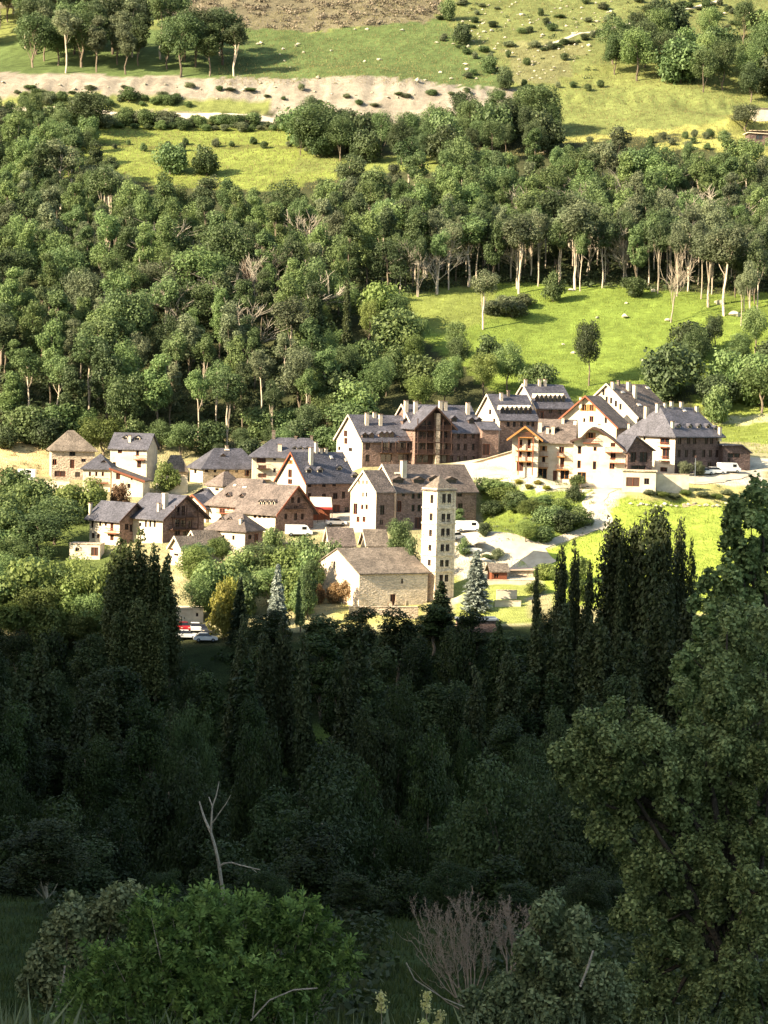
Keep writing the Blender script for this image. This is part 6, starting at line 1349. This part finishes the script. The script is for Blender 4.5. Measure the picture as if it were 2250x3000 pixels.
grass('grass', 'bright green grass of the meadows round the village', 395, 690, 130000, .38, 42, L_mead, [[(1180, 840), (1600, 800), (2400, 850), (2400, 1180), (1500, 1190), (1180, 960)], [(1380, 1400), (1740, 1400), (1740, 1560), (1400, 1600)], [(1640, 1560), (1800, 1460), (2300, 1480), (2300, 1800), (1640, 1780)], [(2050, 1180), (2400, 1180), (2400, 1340), (2080, 1320)]], wid=.16)
grass('grass', 'tufted dry grass of the upper slopes', 700, 960, 120000, .5, 43, L_dry, [[(-100, 365), (1000, 375), (1000, 560), (-100, 560)], [(640, 60), (2400, -200), (2400, 440), (1480, 470), (1480, 250), (640, 250)]], wid=.22)
# scrub of the upper slope
def scrub(label, polys, n, s, leaf, seed, Y0=780, Y1=1000):
    r = np.random.RandomState(seed); Y = r.uniform(Y0, Y1, n); X = r.uniform(-150, 150, n); Z = H(X, Y); pp = proj(np.stack([X, Y, Z], -1)); k = np.zeros(n, bool)
    for q in polys: k |= inpoly(pp[:, 0], pp[:, 1], q)
    C = np.stack([X, Y, Z + .3 * s], -1)[k]; 
    if not len(C): return
    V, t = cloud(r, C, np.repeat((s * (.5 + .8 * r.rand(len(C))))[:, None], 3, 1) * [1.3, 1, .8], len(C) * 34, s * .34, shell=.3); me = quads('scrub', V, t, leaf); tag(link('scrub', me), label, 'scrub', kind='stuff')
scrub('leafless pinkish-grey scrub covering the top of the pasture', [[(-100, -200), (1250, -200), (1300, 55), (1150, 70), (900, 95), (640, 75), (400, 25), (100, 20)]], 5200, 1.5, L_scrub, 51)
scrub('low dark heather clumps dotted over the upper right slope', [[(1280, -200), (2400, -200), (2400, 90), (2000, 90), (1720, 240), (1480, 240), (1330, 90)]], 520, 1.0, L_dark, 52)
scrub('low brownish weeds on the village banks', [[(1860, 1430), (2250, 1420), (2250, 1480), (1860, 1470)], [(0, 1310), (140, 1300), (140, 1390), (0, 1390)], [(1000, 1775), (1250, 1775), (1250, 1830), (1000, 1830)], [(1380, 1400), (1740, 1400), (1740, 1560), (1400, 1600)]], 5200, .42, L_grey, 53, 398, 530)
UND = [(-110, 440), (200, 540), (330, 610), (480, 700), (900, 715), (1000, 660), (1200, 610), (1500, 570), (2000, 560), (2380, 570), (2380, 860), (1900, 850), (1500, 830), (1250, 850), (1050, 920), (940, 980), (930, 1230), (820, 1310), (600, 1330), (330, 1280), (-110, 1300)]
scrub('dark leafy undergrowth filling the floor of the wood', [UND], 9500, 1.6, L_dark, 54, 525, 760)
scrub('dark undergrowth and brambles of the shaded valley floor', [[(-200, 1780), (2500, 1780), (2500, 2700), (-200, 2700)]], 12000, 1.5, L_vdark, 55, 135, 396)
scrub('low leafy undergrowth on the near meadow behind the front bushes', [[(150, 2640), (1090, 2640), (1130, 2760), (1100, 3000), (150, 3000)], [(1340, 2640), (2250, 2640), (2250, 3000), (1380, 3000)]], 9000, .6, L_vgreen, 56, 58, 122)
# gravestones on the grass by the church door, spotted flowers at the bottom
for i, (x, y) in enumerate(((1144, 1778), (1160, 1776), (1178, 1772), (1192, 1775), (1205, 1768), (1148, 1768))):
    p = hit(x, y, 380); o = MB().box((-.28, -.06, -.2), (.28, .06, .62)).box((-.09, -.05, .62), (.09, .05, 1.0)).box((-.24, -.05, .74), (.24, .05, .88)).add('gravestone', M_stonel, None, loc=p, rot=(0, 0, .2 * i)); tag(o, 'small pale gravestone with a cross on the grass by the church door', 'gravestone', 'gravestones by the church door')
def flower(px, py, Y, h, label):
    base = at(px, Y); r = np.random.RandomState(int(px)); root = empty('flowering_plant', base); tag(root, label, 'plant'); top = Vector(P(px, py, Y)) - Vector(base); MB().tube((0, 0, -.1), top, .008, .005, 5).add('stem', M_pbark, root)
    n = 160; p = np.array(top) + np.stack([r.randn(n) * .035, r.randn(n) * .035, -r.rand(n) * .3], -1); V = leafquads(p, unit(r.randn(n, 3)), .035, r, 1.2); link('flower_head', quads('flower_head', V, .6 + .2 * r.randn(n), leafmat('pale_yellow_petals', (.5, .5, .15), (.7, .68, .35), .4, .05)), root)
flower(1250, 2905, 33, .9, 'pale yellow flower spike at the bottom, left of the bare reddish shrub'); flower(1240, 2985, 32, .7, 'lower pale yellow flower spike at the bottom edge'); flower(1290, 2960, 33, .7, 'yellow flower spike right under the bare reddish shrub'); flower(1118, 2905, 33, .6, 'small whitish flower head near the bottom centre')
print('objects', len(bpy.data.objects), 'tris', sum(len(m.loops) for m in bpy.data.meshes) )
for o in [o for o in bpy.data.objects if 'group' in o or 'label' in o]:
    if not (4 <= len(str(o.get('label', '')).split()) <= 16): print('LABEL', o.name, o.get('label'))
